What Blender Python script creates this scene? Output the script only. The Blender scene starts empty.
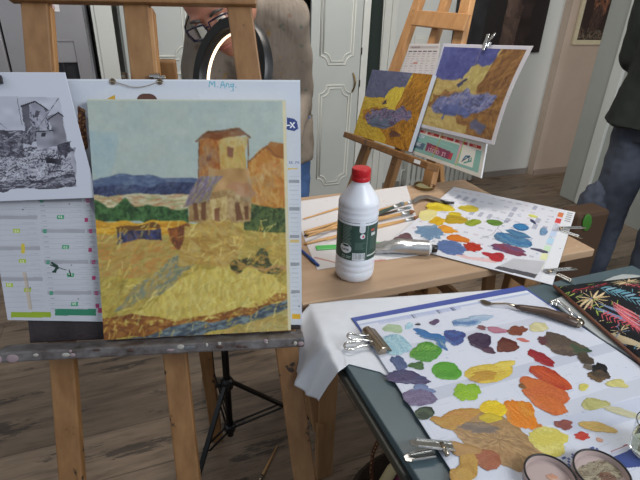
import bpy, bmesh, math, random
import numpy as np
from mathutils import Vector, Matrix
random.seed(7)
S = bpy.context.scene
COL = S.collection
# ------------------------------------------------------------------ camera
FPX, CH = 485.0, 1.32
def _cam():
    d = np.array([-35., -973., -FPX]); d /= np.linalg.norm(d); up = -d
    fw = np.array([0, 0, -1.]); fw -= fw @ up * up; fw /= np.linalg.norm(fw)
    return np.array([np.cross(fw, up), fw, up])
RC = _cam()
cd = bpy.data.cameras.new('camera'); cam = bpy.data.objects.new('camera', cd); COL.objects.link(cam)
cd.sensor_width = 36; cd.lens = FPX / 640 * 36; cd.clip_start = .02
cam.matrix_world = Matrix.Translation((0, 0, CH)) @ Matrix(RC.tolist()).to_4x4()
S.camera = cam
# ------------------------------------------------------------------ light
S.view_settings.view_transform = 'Standard'; S.view_settings.look = 'None'
S.view_settings.exposure = 0.0; S.view_settings.gamma = 1; S.view_settings.use_curve_mapping = False
W = bpy.data.worlds.new('world'); S.world = W; W.use_nodes = True
W.node_tree.nodes['Background'].inputs[0].default_value = (.80, .88, 1, 1)
W.node_tree.nodes['Background'].inputs[1].default_value = .38
def area(name, loc, tgt, sx, sy, power, col):
    l = bpy.data.lights.new(name, 'AREA'); l.shape = 'RECTANGLE'; l.size = sx; l.size_y = sy; l.energy = power; l.color = col
    o = bpy.data.objects.new(name, l); COL.objects.link(o); o.location = loc
    o.rotation_euler = (Vector(tgt) - Vector(loc)).to_track_quat('-Z', 'Y').to_euler(); return o
area('window_and_fill_light', (1.9, -0.5, 2.35), (.4, 1.3, .75), 1.4, 1.1, 50, (.93, .97, 1))
area('window_and_fill_light', (-1.6, .3, 2.3), (.2, 1.6, .6), .9, 1.1, 9, (.90, .95, 1))
area('ceiling_fill', (.3, 1.55, 2.44), (.3, 2.9, .9), .5, .5, 36, (1, .93, .85))  # unseen source, strengthened and shifted back as fill for the background
area('window_and_fill_light', (3.75, 1.3, 1.75), (2.1, 3.4, .9), 1.0, 1.2, 20, (1, .96, .91))  # unseen source in the far room, added to brighten the back walls
# ------------------------------------------------------------------ frames
A22 = math.radians(22); CU, SU = math.cos(A22), math.sin(A22)
UD = Vector((CU, SU, 0)); VD = Vector((-SU, CU, 0)); ZD = Vector((0, 0, 1))
def UV(u, v, z=0.0): return Vector((u * CU - v * SU, u * SU + v * CU, z))
def ray(x, y): return RC @ np.array([(x - 320) / FPX, (240 - y) / FPX, -1.])
def T(x, y, z=.75):
    r = ray(x, y); t = (z - CH) / r[2]; return Vector((r[0] * t, r[1] * t, z))
def atD(x, y, D):
    r = ray(x, y); t = D / r[1]; return Vector((r[0] * t, D, CH + r[2] * t))
# ------------------------------------------------------------------ materials
def lin(c):
    if isinstance(c, str): c = [int(c[i:i + 2], 16) / 255 for i in (0, 2, 4)]
    return tuple(((x + .055) / 1.055) ** 2.4 if x > .04045 else x / 12.92 for x in c)
def _m(name):
    m = bpy.data.materials.new(name); m.use_nodes = True
    return m, m.node_tree, m.node_tree.nodes['Principled BSDF']
def coords(nt, scale, rz=0.0, rot=None):
    tc = nt.nodes.new('ShaderNodeTexCoord'); mp = nt.nodes.new('ShaderNodeMapping')
    nt.links.new(tc.outputs['Object'], mp.inputs[0])
    if rz or rot:
        m0 = nt.nodes.new('ShaderNodeMapping'); nt.links.new(tc.outputs['Object'], m0.inputs[0]); m0.inputs['Rotation'].default_value = rot or (0, 0, rz)
        nt.links.new(m0.outputs[0], mp.inputs[0])
    mp.inputs['Scale'].default_value = scale
    return mp.outputs[0]
def noise(nt, vec, sc, det=4, rough=.55):
    n = nt.nodes.new('ShaderNodeTexNoise'); n.inputs['Scale'].default_value = sc; n.inputs['Detail'].default_value = det
    n.inputs['Roughness'].default_value = rough
    if vec is not None: nt.links.new(vec, n.inputs['Vector'])
    return n.outputs[0]
def ramp(nt, fac, stops):
    r = nt.nodes.new('ShaderNodeValToRGB'); e = r.color_ramp.elements
    while len(e) < len(stops): e.new(.5)
    for k, (p, c) in enumerate(stops): e[k].position = p; e[k].color = (*lin(c), 1)
    nt.links.new(fac, r.inputs[0]); return r.outputs[0]
def bump(nt, b, h, st=.3, dist=.002):
    n = nt.nodes.new('ShaderNodeBump'); n.inputs['Strength'].default_value = st; n.inputs['Distance'].default_value = dist
    nt.links.new(h, n.inputs['Height']); nt.links.new(n.outputs[0], b.inputs['Normal'])
def mat(name, c, rough=.5, metal=0, c2=None, sc=30, bst=.15, spec=.5, **k):
    m, nt, b = _m(name)
    v = coords(nt, (1, 1, 1)); n = noise(nt, v, sc)
    nt.links.new(ramp(nt, n, [(.3, c), (.7, c2 or c)]), b.inputs['Base Color'])
    b.inputs['Roughness'].default_value = rough; b.inputs['Metallic'].default_value = metal
    b.inputs['Specular IOR Level'].default_value = spec
    if bst: bump(nt, b, noise(nt, v, sc * 6), bst)
    for kk, vv in k.items(): b.inputs[kk.replace('_', ' ')].default_value = vv
    return m
def wood(name, ca, cb, cc, scale, rz=0.0, rough=.55, spots=None):
    m, nt, b = _m(name)
    v = coords(nt, scale, rz); n = noise(nt, v, 3, 6, .6)
    c = ramp(nt, n, [(.25, ca), (.5, cb), (.75, cc)])
    if spots:
        v2 = coords(nt, (1, 1, 1)); s = noise(nt, v2, 26, 3, .6)
        msk = ramp(nt, s, [(.66, '000000'), (.70, 'ffffff')])
        mx = nt.nodes.new('ShaderNodeMixRGB'); nt.links.new(msk, mx.inputs[0]); nt.links.new(c, mx.inputs[1])
        mx.inputs[2].default_value = (*lin(spots), 1); c = mx.outputs[0]
    nt.links.new(c, b.inputs['Base Color']); b.inputs['Roughness'].default_value = rough
    bump(nt, b, n, .2, .001); return m
def attrmat(name, rough=.5, bst=.25, sc=260, spec=.4):
    m, nt, b = _m(name); a = nt.nodes.new('ShaderNodeAttribute'); a.attribute_name = 'Col'
    nt.links.new(a.outputs['Color'], b.inputs['Base Color']); b.inputs['Roughness'].default_value = rough
    b.inputs['Specular IOR Level'].default_value = spec
    bump(nt, b, noise(nt, coords(nt, (1, 1, 1)), sc, 3), bst, .001); return m
M = {}
M['steel'] = mat('brushed_steel', 'a19ea1', .36, .45, 'aaa8ab', 3, .02)
M['steel_dark'] = mat('grey_plastic', '4a484c', .4, .2)
M['chrome'] = mat('polished_clip_steel', 'c9c8c4', .18, 1, 'dededc', 20, .03)
M['nickel'] = mat('aged_nickel', 'b3a695', .25, 1, '8f8271', 60, .05)
M['black'] = mat('black_plastic', '17171a', .38)
M['blackmetal'] = mat('black_painted_metal', '121214', .35, .3)
M['white_paint'] = mat('white_cupboard_paint', 'cccec9', .42, 0, 'd2d4cf', 4, .04)
M['panel_paint'] = mat('pale_grey_panel_paint', 'aeb3b0', .45, 0, 'b5b9b6', 4, .04)
M['trim_paint'] = mat('cream_moulding_paint', 'cfcfc6', .4, 0, 'c9cbc4', 6, .04)
M['wall'] = mat('matt_white_wall', 'c6c9c6', .85, 0, 'cbcdca', 5, .08)
M['wall_warm'] = mat('matt_warm_wall', 'bbaa9c', .85, 0, 'c2b1a3', 5, .08)
M['jamb'] = mat('grey_door_frame_paint', 'a3a8a4', .5, 0, 'aaaeaa', 5, .05)
M['jamb_light'] = mat('white_door_frame_paint', 'd0d5d1', .45, 0, 'd4d8d5', 5, .05)
M['ceil'] = mat('ceiling_paint', 'dcdcd8', .9)
M['base_grey'] = mat('grey_baseboard_paint', '7d7874', .6, 0, '86817c', 8, .05)
M['base_warm'] = mat('beige_baseboard_paint', '9a8b7f', .6)
M['easel'] = wood('stained_easel_wood', '76522f', '8a643e', '9a744b', (14, 14, 1.3), 0, .5, '35271f')
M['easel2'] = wood('pale_easel_pine', '966a42', 'ab7e50', 'b98e60', (14, 14, 1.3), 0, .5, '5d422c')
M['ledge'] = mat('paint_crusted_ledge', '3f3430', .5, 0, '6d6a6b', 45, .5)
M['ledge_dark'] = mat('dark_stained_rail', '231d1e', .5, 0, '3a3236', 30, .4)
M['ledge2'] = wood('stained_ledge_wood', '5d4020', '7a5530', '90693e', (3, 14, 14), 0, .5, '3a3550')
M['pine'] = wood('raw_pine', '8f6a46', 'a27c55', 'ad8860', (16, 16, 1.5), 0, .6)
M['top_wood'] = wood('birch_table_top', '9d8268', 'ab8f74', 'b59a7e', (1.2, 12, 12), -A22, .55)
M['grey_top'] = mat('dark_grey_laminate', '4a5a60', .38, 0, '526268', 7, .04)
M['rim'] = mat('dark_board_edge', '2c2f2e', .4, 0, '3c3a32', 9, .05)
M['paint'] = attrmat('oil_paint_surface', .5, .10, 420)
M['print'] = attrmat('printed_paper', .5, .05, 60)
M['gloss'] = attrmat('wet_oil_paint', .28, .9, 420, .5)
M['cloth_print'] = attrmat('printed_fabric', .8, .4, 500, .2)
M['paper'] = mat('white_paper', 'd9dbdf', .75, 0, 'dfe0e2', 8, .05)
M['canvas_edge'] = mat('raw_canvas_edge', 'd8d0b4', .8, 0, 'cfc6a8', 60, .3)
M['tissue'] = mat('white_table_paper', 'cdd0d6', .85, 0, 'd5d7dc', 10, .25)
M['stretcher'] = M['pine']
def gradmat(): pass
M['bottle'] = mat('white_hdpe_plastic', 'dfe3ec', .32, 0, 'e2e6ee', 6, .02, Subsurface_Weight=.08)
M['red_cap'] = mat('red_cap_plastic', 'b5141d', .38, 0, 'bd1822', 9, .05)
M['skin'] = mat('skin', 'b5806a', .5, 0, 'a8705c', 14, .15, Subsurface_Weight=.1)
M['hair'] = mat('dark_grey_hair', '2e2a28', .6, 0, '55504c', 90, .5)
M['taupe'] = mat('taupe_cotton_shirt', '8b8177', .85, 0, '948a80', 9, .3)
M['jeans'] = mat('blue_denim', '3c5a84', .85, 0, '48689a', 40, .4)
M['jeans2'] = mat('slate_denim', '414857', .85, 0, '4a5160', 30, .4)
M['dkshirt'] = mat('dark_green_cloth', '141a16', .9, 0, '191f1b', 12, .3)
M['glasses'] = mat('dark_blue_acetate', '1d1b33', .25)
def glassmat(n, col=(1, 1, 1), r=.02):
    m, nt, b = _m(n); b.inputs['Transmission Weight'].default_value = 1; b.inputs['Roughness'].default_value = r
    b.inputs['IOR'].default_value = 1.2; b.inputs['Base Color'].default_value = (*col, 1); return m
M['glass'] = glassmat('clear_glass')
M['eyewhite'] = mat('eye_white', 'd9d2c9', .2, 0, None, 5, 0)
M['iris'] = mat('dark_iris', '2b1e18', .15, 0, None, 5, 0)
M['lip'] = mat('lips', '96584c', .5)
def emit(n, col, st):
    m, nt, b = _m(n); b.inputs['Emission Color'].default_value = (*col, 1); b.inputs['Emission Strength'].default_value = st
    b.inputs['Base Color'].default_value = (.9, .9, .9, 1); return m
M['led'] = emit('warm_led_diffuser', (1, .74, .46), 2.6)
M['leather'] = mat('brown_leather', '5a3424', .5, 0, '6a3f2b', 30, .3)
M['tin'] = mat('pale_pink_enamel', 'b3a3a0', .35, 0, 'a8928c', 10, .05)
M['brass'] = mat('aged_brass', '8a7348', .35, .9)
M['foil'] = mat('aluminium_tube', 'c9cacb', .33, .9, 'b9bbbd', 20, .1)
M['tube_paint'] = mat('white_tube_label', 'cfd1d3', .4)
M['green_plastic'] = mat('green_plastic', '4fb65a', .3)
M['darkwood'] = wood('dark_handle_wood', '3a2c25', '4c3a30', '5c473a', (3, 20, 20), 0, .35)
M['brush_wood'] = mat('varnished_brush_handle', 'c99f68', .35, 0, 'bd8f58', 20, .03)
M['brush_green'] = mat('dark_green_brush_handle', '3f4f45', .3)
M['bristle'] = mat('brown_bristle', '8a5a32', .8, 0, '70452a', 200, .6)
M['bristle_grey'] = mat('grey_bristle', '77858c', .8, 0, '65737a', 200, .6)
M['pencil_blue'] = mat('blue_pencil_lacquer', '2a4c92', .3)
M['beige_tray'] = mat('pale_grey_tray', 'a7acab', .4)
M['green_disc'] = mat('leaf_green_plastic', '3f7a2c', .4)
M['cardboard'] = mat('brown_card', '4a3626', .8)
M['water'] = glassmat('cloudy_water', (.75, .78, .62), .05)
M['rad'] = mat('radiator_enamel', 'b5b8b4', .4)
M['switch'] = mat('switch_plastic', 'd0d0ca', .4)
M['darkgreen'] = mat('dark_green_coat', '1f2b27', .9)
M['niche'] = mat('dispenser_black_and_gap_shade', '2a2a2e', .3)
M['silver_panel'] = mat('light_silver_panel', 'b7b4b6', .3, .6)
M['rope'] = mat('thin_wire', '8b8270', .5)
M['yellow_card'] = mat('pale_yellow_card', 'cdbf6a', .6)
M['magenta'] = mat('magenta_cloth', '7c2b4c', .8, 0, '4a2233', 35, .4)
M['creamcloth'] = mat('cream_cloth', 'b3a67e', .8)
M['eyelet'] = M['nickel']
# ------------------------------------------------------------------ mesh builder
class MB:
    def __init__(s): s.v = []; s.f = []; s.m = []
    def add(s, vs, fs, mi=0):
        o = len(s.v); s.v += [Vector(p) for p in vs]; s.f += [tuple(i + o for i in f) for f in fs]; s.m += [mi] * len(fs); return s
    def hexa(s, c8, mi=0):
        return s.add(c8, [(0, 3, 2, 1), (4, 5, 6, 7), (0, 1, 5, 4), (1, 2, 6, 5), (2, 3, 7, 6), (3, 0, 4, 7)], mi)
    def box(s, c, dx, dy, dz, mi=0, X=Vector((1, 0, 0)), Y=Vector((0, 1, 0)), Z=None):
        Z = Z or X.cross(Y); c = Vector(c); q = []
        for k in (-.5, .5):
            for i, j in ((-.5, -.5), (.5, -.5), (.5, .5), (-.5, .5)): q.append(c + X * dx * i + Y * dy * j + Z * dz * k)
        return s.hexa(q, mi)
    def ubox(s, u0, u1, v0, v1, z0, z1, mi=0):
        return s.hexa([UV(u0, v0, z0), UV(u1, v0, z0), UV(u1, v1, z0), UV(u0, v1, z0), UV(u0, v0, z1), UV(u1, v0, z1), UV(u1, v1, z1), UV(u0, v1, z1)], mi)
    def beam(s, p, q, w, h, side=Vector((1, 0, 0)), mi=0):
        p = Vector(p); q = Vector(q); d = (q - p).normalized(); sd = Vector(side); sd = (sd - d * sd.dot(d)).normalized(); n = d.cross(sd)
        c = [];
        for b in (p, q):
            for i, j in ((-.5, -.5), (.5, -.5), (.5, .5), (-.5, .5)): c.append(b + sd * w * i + n * h * j)
        return s.hexa(c, mi)
    def tube(s, pts, r, n=12, mi=0, cap=True, flat=1.0, up=None):
        pts = [Vector(p) for p in pts]; rr = r if isinstance(r, (list, tuple)) else [r] * len(pts)
        vs = []; fs = []; ref = Vector(up) if up else None
        for i, p in enumerate(pts):
            d = (pts[min(i + 1, len(pts) - 1)] - pts[max(i - 1, 0)]).normalized()
            if ref is None:
                ref = Vector((0, 0, 1)) if abs(d.z) < .9 else Vector((1, 0, 0))
            x = (ref - d * ref.dot(d)).normalized(); y = d.cross(x)
            if not up: ref = x
            for k in range(n):
                a = 2 * math.pi * k / n; vs.append(p + x * math.cos(a) * rr[i] * flat + y * math.sin(a) * rr[i])
        for i in range(len(pts) - 1):
            for k in range(n): fs.append((i * n + k, i * n + (k + 1) % n, (i + 1) * n + (k + 1) % n, (i + 1) * n + k))
        if cap: fs.append(tuple(range(n))[::-1]); fs.append(tuple((len(pts) - 1) * n + k for k in range(n)))
        return s.add(vs, fs, mi)
    def lathe(s, c, prof, n=32, mi=0, Z=ZD, X=None, sx=1, sy=1, cap=True, mfun=None):
        c = Vector(c); Z = Vector(Z).normalized(); X = Vector(X) if X else (Vector((1, 0, 0)) if abs(Z.x) < .9 else Vector((0, 1, 0)))
        X = (X - Z * X.dot(Z)).normalized(); Y = Z.cross(X); vs = []; fs = []
        for r, z in prof:
            for k in range(n):
                a = 2 * math.pi * k / n; vs.append(c + X * math.cos(a) * r * sx + Y * math.sin(a) * r * sy + Z * z)
        for i in range(len(prof) - 1):
            for k in range(n): fs.append((i * n + k, i * n + (k + 1) % n, (i + 1) * n + (k + 1) % n, (i + 1) * n + k))
        if cap: fs.append(tuple(range(n))[::-1]); fs.append(tuple((len(prof) - 1) * n + k for k in range(n)))
        return s.add(vs, fs, mi)
    def ell(s, c, rx, ry, rz, n=20, mi=0, X=Vector((1, 0, 0)), Z=ZD):
        pr = [(max(math.sin(math.pi * i / 12), .02), -math.cos(math.pi * i / 12) * rz) for i in range(13)]
        return s.lathe(c, pr, n, mi, Z, X, rx, ry)
    def prism(s, pts, nrm, th, mi=0):
        n = len(pts); pts = [Vector(p) for p in pts]; q = [p + Vector(nrm) * th for p in pts]
        return s.add(pts + q, [tuple(range(n))[::-1], tuple(range(n, 2 * n))] + [(i, (i + 1) % n, n + (i + 1) % n, n + i) for i in range(n)], mi)
    def build(s, name, mats, parent=None, smooth=None, bevel=0, struct=False):
        base = Vector(parent['_w']) if parent is not None and '_w' in parent else Vector((0, 0, 0))
        me = bpy.data.meshes.new(name); me.from_pydata([p - base for p in s.v], [], s.f)
        mats = mats if isinstance(mats, (list, tuple)) else [mats]
        for m in mats: me.materials.append(M[m] if isinstance(m, str) else m)
        me.polygons.foreach_set('material_index', s.m)
        bm = bmesh.new(); bm.from_mesh(me); bmesh.ops.recalc_face_normals(bm, faces=bm.faces); bm.to_mesh(me); bm.free()
        o = bpy.data.objects.new(name, me); COL.objects.link(o)
        if parent is not None: o.parent = parent; o['_w'] = tuple(base)
        if smooth:
            me.shade_smooth() if hasattr(me, 'shade_smooth') else None
            if smooth != 'all':
                try: me.set_sharp_from_angle(angle=math.radians(smooth))
                except Exception: pass
        if bevel:
            b = o.modifiers.new('bevel', 'BEVEL'); b.width = bevel; b.segments = 2; b.limit_method = 'ANGLE'
        if struct: o['kind'] = 'structure'
        return o
def thing(name, label, cat, loc, group=None):
    o = bpy.data.objects.new(name, None); COL.objects.link(o); o.location = loc; o['_w'] = tuple(loc); o.empty_display_size = .05
    o['label'] = label; o['category'] = cat
    if group: o['group'] = group
    return o
def tag(o, label, cat, group=None):
    o['label'] = label; o['category'] = cat
    if group: o['group'] = group
    return o
# ------------------------------------------------------------------ raster painting
class Img:
    def __init__(s, w, h, col, seed=1):
        s.w, s.h = w, h; s.a = np.zeros((h, w, 3)); s.a[:] = s.c(col); s.rng = np.random.default_rng(seed)
        yy, xx = np.mgrid[0:h, 0:w]; s.X = (xx + .5) / w; s.Y = (yy + .5) / h
    def c(s, c):
        if isinstance(c, str): return np.array([int(c[i:i + 2], 16) / 255 for i in (0, 2, 4)])
        return np.array(c, float)
    def mask(s, pts, wob=0.0):
        X, Y = s.X, s.Y
        if wob: X = X + wob * s.nz(14); Y = Y + wob * s.nz(14)
        m = np.zeros((s.h, s.w), bool); n = len(pts)
        for i in range(n):
            x1, y1 = pts[i]; x2, y2 = pts[(i + 1) % n]
            if y1 == y2: continue
            m ^= ((y1 > Y) != (y2 > Y)) & (X < (x2 - x1) * (Y - y1) / (y2 - y1) + x1)
        return m
    def nz(s, f):
        g = s.rng.standard_normal((f + 2, f + 2)); x = s.X * f; y = s.Y * f; i = x.astype(int); j = y.astype(int); a = x - i; b = y - j
        a = a * a * (3 - 2 * a); b = b * b * (3 - 2 * b)
        return g[j, i] * (1 - a) * (1 - b) + g[j, i + 1] * a * (1 - b) + g[j + 1, i] * (1 - a) * b + g[j + 1, i + 1] * a * b
    def fill(s, m, col, var=.03, f=20):
        d = (s.nz(f) * var)[..., None]; k = (s.c(col) + d); s.a[m] = np.clip(k[m] if k.ndim == 3 else k, 0, 1); return m
    def poly(s, pts, col, var=.03, wob=.006): m = s.mask(pts, wob); s.fill(m, col, var); return m
    def ellp(s, cx, cy, rx, ry, col, var=.02, wob=0): X = s.X + wob * s.nz(14); m = ((X - cx) / rx) ** 2 + ((s.Y - cy) / ry) ** 2 < 1; s.fill(m, col, var); return m
    def rect(s, x0, y0, x1, y1, col, var=0.0):
        i0, i1, j0, j1 = int(round(x0 * s.w)), int(round(x1 * s.w)), int(round(y0 * s.h)), int(round(y1 * s.h))
        s.a[max(j0, 0):max(j1, j0 + 1), max(i0, 0):max(i1, i0 + 1)] = s.c(col)
    def strokes(s, m, cols, n, L, wd, ang, dang=.3, al=.7):
        ys, xs = np.nonzero(m)
        if len(xs) == 0: return
        for _ in range(n):
            k = s.rng.integers(len(xs)); cx, cy = xs[k], ys[k]; a = ang + s.rng.normal() * dang; l = L * s.w * (.5 + s.rng.random()); w = max(wd * s.w * (.6 + .8 * s.rng.random()), .6)
            col = s.c(cols[s.rng.integers(len(cols))]) + s.rng.normal() * .02; R_ = int(l / 2 + w + 2)
            y0, y1, x0, x1 = max(cy - R_, 0), min(cy + R_, s.h), max(cx - R_, 0), min(cx + R_, s.w)
            Y, X = np.mgrid[y0:y1, x0:x1]; u = (X - cx) * math.cos(a) + (Y - cy) * math.sin(a); v = -(X - cx) * math.sin(a) + (Y - cy) * math.cos(a)
            v = v + .15 * w * np.sin(u * .5); mm = (np.abs(u) < l / 2) & (np.abs(v) < w / 2) & m[y0:y1, x0:x1]
            s.a[y0:y1, x0:x1][mm] = s.a[y0:y1, x0:x1][mm] * (1 - al) + np.clip(col, 0, 1) * al
    def soft(s, k=1):
        for _ in range(k): p = np.pad(s.a, ((1, 1), (1, 1), (0, 0)), 'edge'); s.a = .34 * s.a + .165 * (p[:-2, 1:-1] + p[2:, 1:-1] + p[1:-1, :-2] + p[1:-1, 2:])
        return s
    def line(s, pts, wd, col, al=1.0):
        for (x1, y1), (x2, y2) in zip(pts[:-1], pts[1:]):
            X = s.X * s.w; Y = s.Y * s.h; ax, ay, bx, by = x1 * s.w, y1 * s.h, x2 * s.w, y2 * s.h
            t = np.clip(((X - ax) * (bx - ax) + (Y - ay) * (by - ay)) / max((bx - ax) ** 2 + (by - ay) ** 2, 1e-6), 0, 1)
            m = (X - ax - t * (bx - ax)) ** 2 + (Y - ay - t * (by - ay)) ** 2 < (wd * s.w / 2) ** 2
            s.a[m] = s.a[m] * (1 - al) + s.c(col) * al
def paint_grid(name, img, fn, parent=None, material='paint', th=0.0, nrm=None, label=None):
    """img rows run top to bottom; fn(U,V) with U,V in 0..1 (V up) -> xyz arrays"""
    a = img.a if isinstance(img, Img) else img
    h, w = a.shape[:2]; U, V = np.meshgrid(np.linspace(0, 1, w + 1), np.linspace(1, 0, h + 1)); P = fn(U, V)
    P = np.stack(P, -1).reshape(-1, 3); nv = len(P)
    base = np.array(parent['_w']) if parent is not None and '_w' in parent else np.zeros(3); P = P - base
    j, i = np.mgrid[0:h, 0:w]; q = np.stack([j * (w + 1) + i, (j + 1) * (w + 1) + i, (j + 1) * (w + 1) + i + 1, j * (w + 1) + i + 1], -1).reshape(-1, 4)
    me = bpy.data.meshes.new(name); me.vertices.add(nv); me.vertices.foreach_set('co', P.ravel())
    me.loops.add(len(q) * 4); me.loops.foreach_set('vertex_index', q.ravel().astype(np.int32))
    me.polygons.add(len(q)); me.polygons.foreach_set('loop_start', np.arange(0, len(q) * 4, 4, dtype=np.int32))
    try: me.polygons.foreach_set('loop_total', np.full(len(q), 4, dtype=np.int32))
    except Exception: pass
    me.update(calc_edges=True)
    at = me.color_attributes.new('Col', 'FLOAT_COLOR', 'CORNER')
    c = np.clip(a, 0, 1); c = np.where(c > .04045, ((c + .055) / 1.055) ** 2.4, c / 12.92)
    cc = np.ones((h * w, 4, 4), np.float32); cc[:, :, :3] = c.reshape(-1, 1, 3); at.data.foreach_set('color', cc.ravel())
    me.polygons.foreach_set('use_smooth', np.ones(len(q), bool))
    me.materials.append(M[material]); o = bpy.data.objects.new(name, me); COL.objects.link(o)
    if parent is not None: o.parent = parent; o['_w'] = tuple(float(x) for x in base)
    if th:
        sm = o.modifiers.new('thick', 'SOLIDIFY'); sm.thickness = th; sm.offset = -1
    return o
def plane_fn(TL, TR, BR, BL, curl=None):
    TL, TR, BR, BL = [np.array(p) for p in (TL, TR, BR, BL)]
    def fn(U, V):
        P = TL * ((1 - U) * V)[..., None] + TR * (U * V)[..., None] + BR * (U * (1 - V))[..., None] + BL * ((1 - U) * (1 - V))[..., None]
        if curl is not None: P = P + curl(U, V)
        return P[..., 0], P[..., 1], P[..., 2]
    return fn
# FONT 3x5 for small printed words
GL = {'A': '010101111101101', 'B': '110101110101110', 'C': '011100100100011', 'D': '110101101101110', 'E': '111100110100111', 'F': '111100110100100', 'G': '011100101101011', 'I': '111010010010111', 'L': '100100100100111', 'M': '101111111101101', 'N': '110101101101101', 'O': '010101101101010', 'P': '110101110100100', 'R': '110101110101101', 'S': '011100010001110', 'T': '111010010010010', 'U': '101101101101111', 'V': '101101101101010', 'X': '101101010101101', 'H': '101101111101101', 'J': '001001001101010', '1': '010110010010111', '2': '110001010100111', '3': '110001010001110', '4': '101101111001001', '5': '111100110001110', '6': '011100110101010', '7': '111001010010010', '8': '010101010101010', '9': '010101011001110', '0': '010101101101010', '+': '000010111010000', '.': '000000000000010', ' ': '0' * 15, '-': '000000111000000'}
def text(im, s_, x, y, px, col, flip=False):
    ps = px; n = len(s_)
    for k, ch in enumerate(s_):
        g = GL.get(ch, '0' * 15)
        for r in range(5):
            for q in range(3):
                if g[r * 3 + q] == '1':
                    X = k * 4 + q; Y = r
                    if flip: X = n * 4 - 2 - X; Y = 4 - Y
                    im.rect(x + X * ps / im.w, y + Y * ps / im.h, x + (X + 1) * ps / im.w, y + (Y + 1) * ps / im.h, col)
exec_later = []
# ================================================================== ROOM
def floor_mat():
    m, nt, b = _m('laminate_floor_planks')
    v = coords(nt, (1, 1, 1), -A22)
    br = nt.nodes.new('ShaderNodeTexBrick'); nt.links.new(v, br.inputs[0]); br.inputs['Scale'].default_value = 1
    br.inputs['Brick Width'].default_value = 1.25; br.inputs['Row Height'].default_value = .19; br.inputs['Mortar Size'].default_value = .0025
    br.inputs['Color1'].default_value = (.25, .25, .25, 1); br.inputs['Color2'].default_value = (.8, .8, .8, 1); br.inputs['Mortar'].default_value = (.0, .0, .0, 1)
    v2 = coords(nt, (1.3, 9, 1), -A22); n = noise(nt, v2, 3.2, 7, .65)
    c = ramp(nt, n, [(.28, '54483e'), (.45, '7b6a5a'), (.6, '8c7a68'), (.78, '9c8a78')])
    v3 = coords(nt, (1.6, 8.5, 1), -A22); n3 = noise(nt, v3, 1.5, 7, .72); msk = ramp(nt, n3, [(.57, '000000'), (.60, 'e0e0e0')])
    mx = nt.nodes.new('ShaderNodeMixRGB'); nt.links.new(msk, mx.inputs[0]); nt.links.new(c, mx.inputs[1]); mx.inputs[2].default_value = (*lin('37322f'), 1)
    m2 = nt.nodes.new('ShaderNodeMixRGB'); m2.blend_type = 'OVERLAY'; m2.inputs[0].default_value = .35; nt.links.new(mx.outputs[0], m2.inputs[1]); nt.links.new(br.outputs[0], m2.inputs[2])
    nt.links.new(m2.outputs[0], b.inputs['Base Color']); b.inputs['Roughness'].default_value = .42; bump(nt, b, n, .15, .001)
    return m
M['floor'] = floor_mat()
VB = 3.15
MB().ubox(-2.2, 5.4, -2.2, 4.6, -.05, 0).build('floor', 'floor', struct=True)
MB().ubox(-2.2, 5.4, .6, 4.6, 2.5, 2.55).build('ceiling', 'ceil', struct=True)
MB().ubox(-2.2, 3.21, VB, VB + .12, 0, 2.5).build('wall_back', 'wall', struct=True)
MB().ubox(3.21, 5.4, VB - .07, VB + .12, 0, 2.5).build('wall_back', 'wall_warm', struct=True)
MB().ubox(5.2, 5.3, -.5, 4.5, 0, 2.5).build('wall_far_right', 'wall_warm', struct=True)
MB().ubox(-2.2, -2.1, 0.8, VB, 0, 2.5).build('wall_left', 'wall', struct=True)
MB().ubox(3.08, 3.20, .2, 2.48, 0, 2.5).build('wall_right', 'jamb', struct=True)
dt = MB(); dt.ubox(3.06, 3.22, 2.47, 2.625, 0, 2.08); dt.build('door_1', 'jamb', struct=True, bevel=.006)
MB().ubox(3.052, 3.08, 2.39, 2.47, 0, 2.08).build('trim_1', 'jamb_light', struct=True, bevel=.004)
MB().ubox(1.76, 3.205, VB - .014, VB, 0, .052).build('baseboard_back', 'base_grey', struct=True, bevel=.003)
MB().ubox(3.212, 5.2, VB - .084, VB - .07, 0, .052).build('baseboard_right', 'base_warm', struct=True, bevel=.003)
# white door casing right of the cupboard
cs = MB(); cs.ubox(1.585, 1.75, VB - .05, VB, 0, 2.1)
for uu in (1.60, 1.645, 1.70): cs.ubox(uu, uu + .022, VB - .062, VB - .05, 0, 2.1)
cs.build('trim_2', 'white_paint', struct=True, bevel=.003)
# fridge
f = thing('fridge', 'stainless steel fridge with a water dispenser niche, seen through the wooden easel', 'fridge', UV(-.5, 3.0, 0))
FV = 2.85
fb = MB(); fb.ubox(-.95, -.118, FV + .03, 3.12, .03, 1.8); fb.build('body', 'steel_dark', f, bevel=.01)
fd = MB(); fd.ubox(-.95, -.505, FV, FV + .03, .05, 1.8); fd.build('door', 'steel', f, bevel=.008)
fd = MB(); nz0, nz1, nu0, nu1 = .80, 1.09, -.33, -.20
fd.ubox(-.495, nu0, FV, FV + .03, .05, 1.8); fd.ubox(nu1, -.13, FV, FV + .03, .05, 1.8); fd.ubox(nu0, nu1, FV, FV + .03, nz1, 1.8); fd.ubox(nu0, nu1, FV, FV + .03, .05, nz0)
fd = fd.build('door', 'steel', f)
dd = MB(); dd.ubox(nu0, nu1, FV + .004, FV + .03, .99, nz1); dd.build('dispenser_panel', 'silver_panel', fd, bevel=.003)
dd = MB(); dd.ubox(nu0, nu1, FV + .028, FV + .034, nz0, .99); dd.ubox(-.275, -.262, FV + .012, FV + .024, .88, .99); dd.build('dispenser_niche', 'niche', fd)
fr = MB()
for a_ in ((nu0 - .006, nu0, nz0, nz1), (nu1, nu1 + .006, nz0, nz1)): fr.ubox(a_[0], a_[1], FV - .004, FV, a_[2], a_[3])
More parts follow.
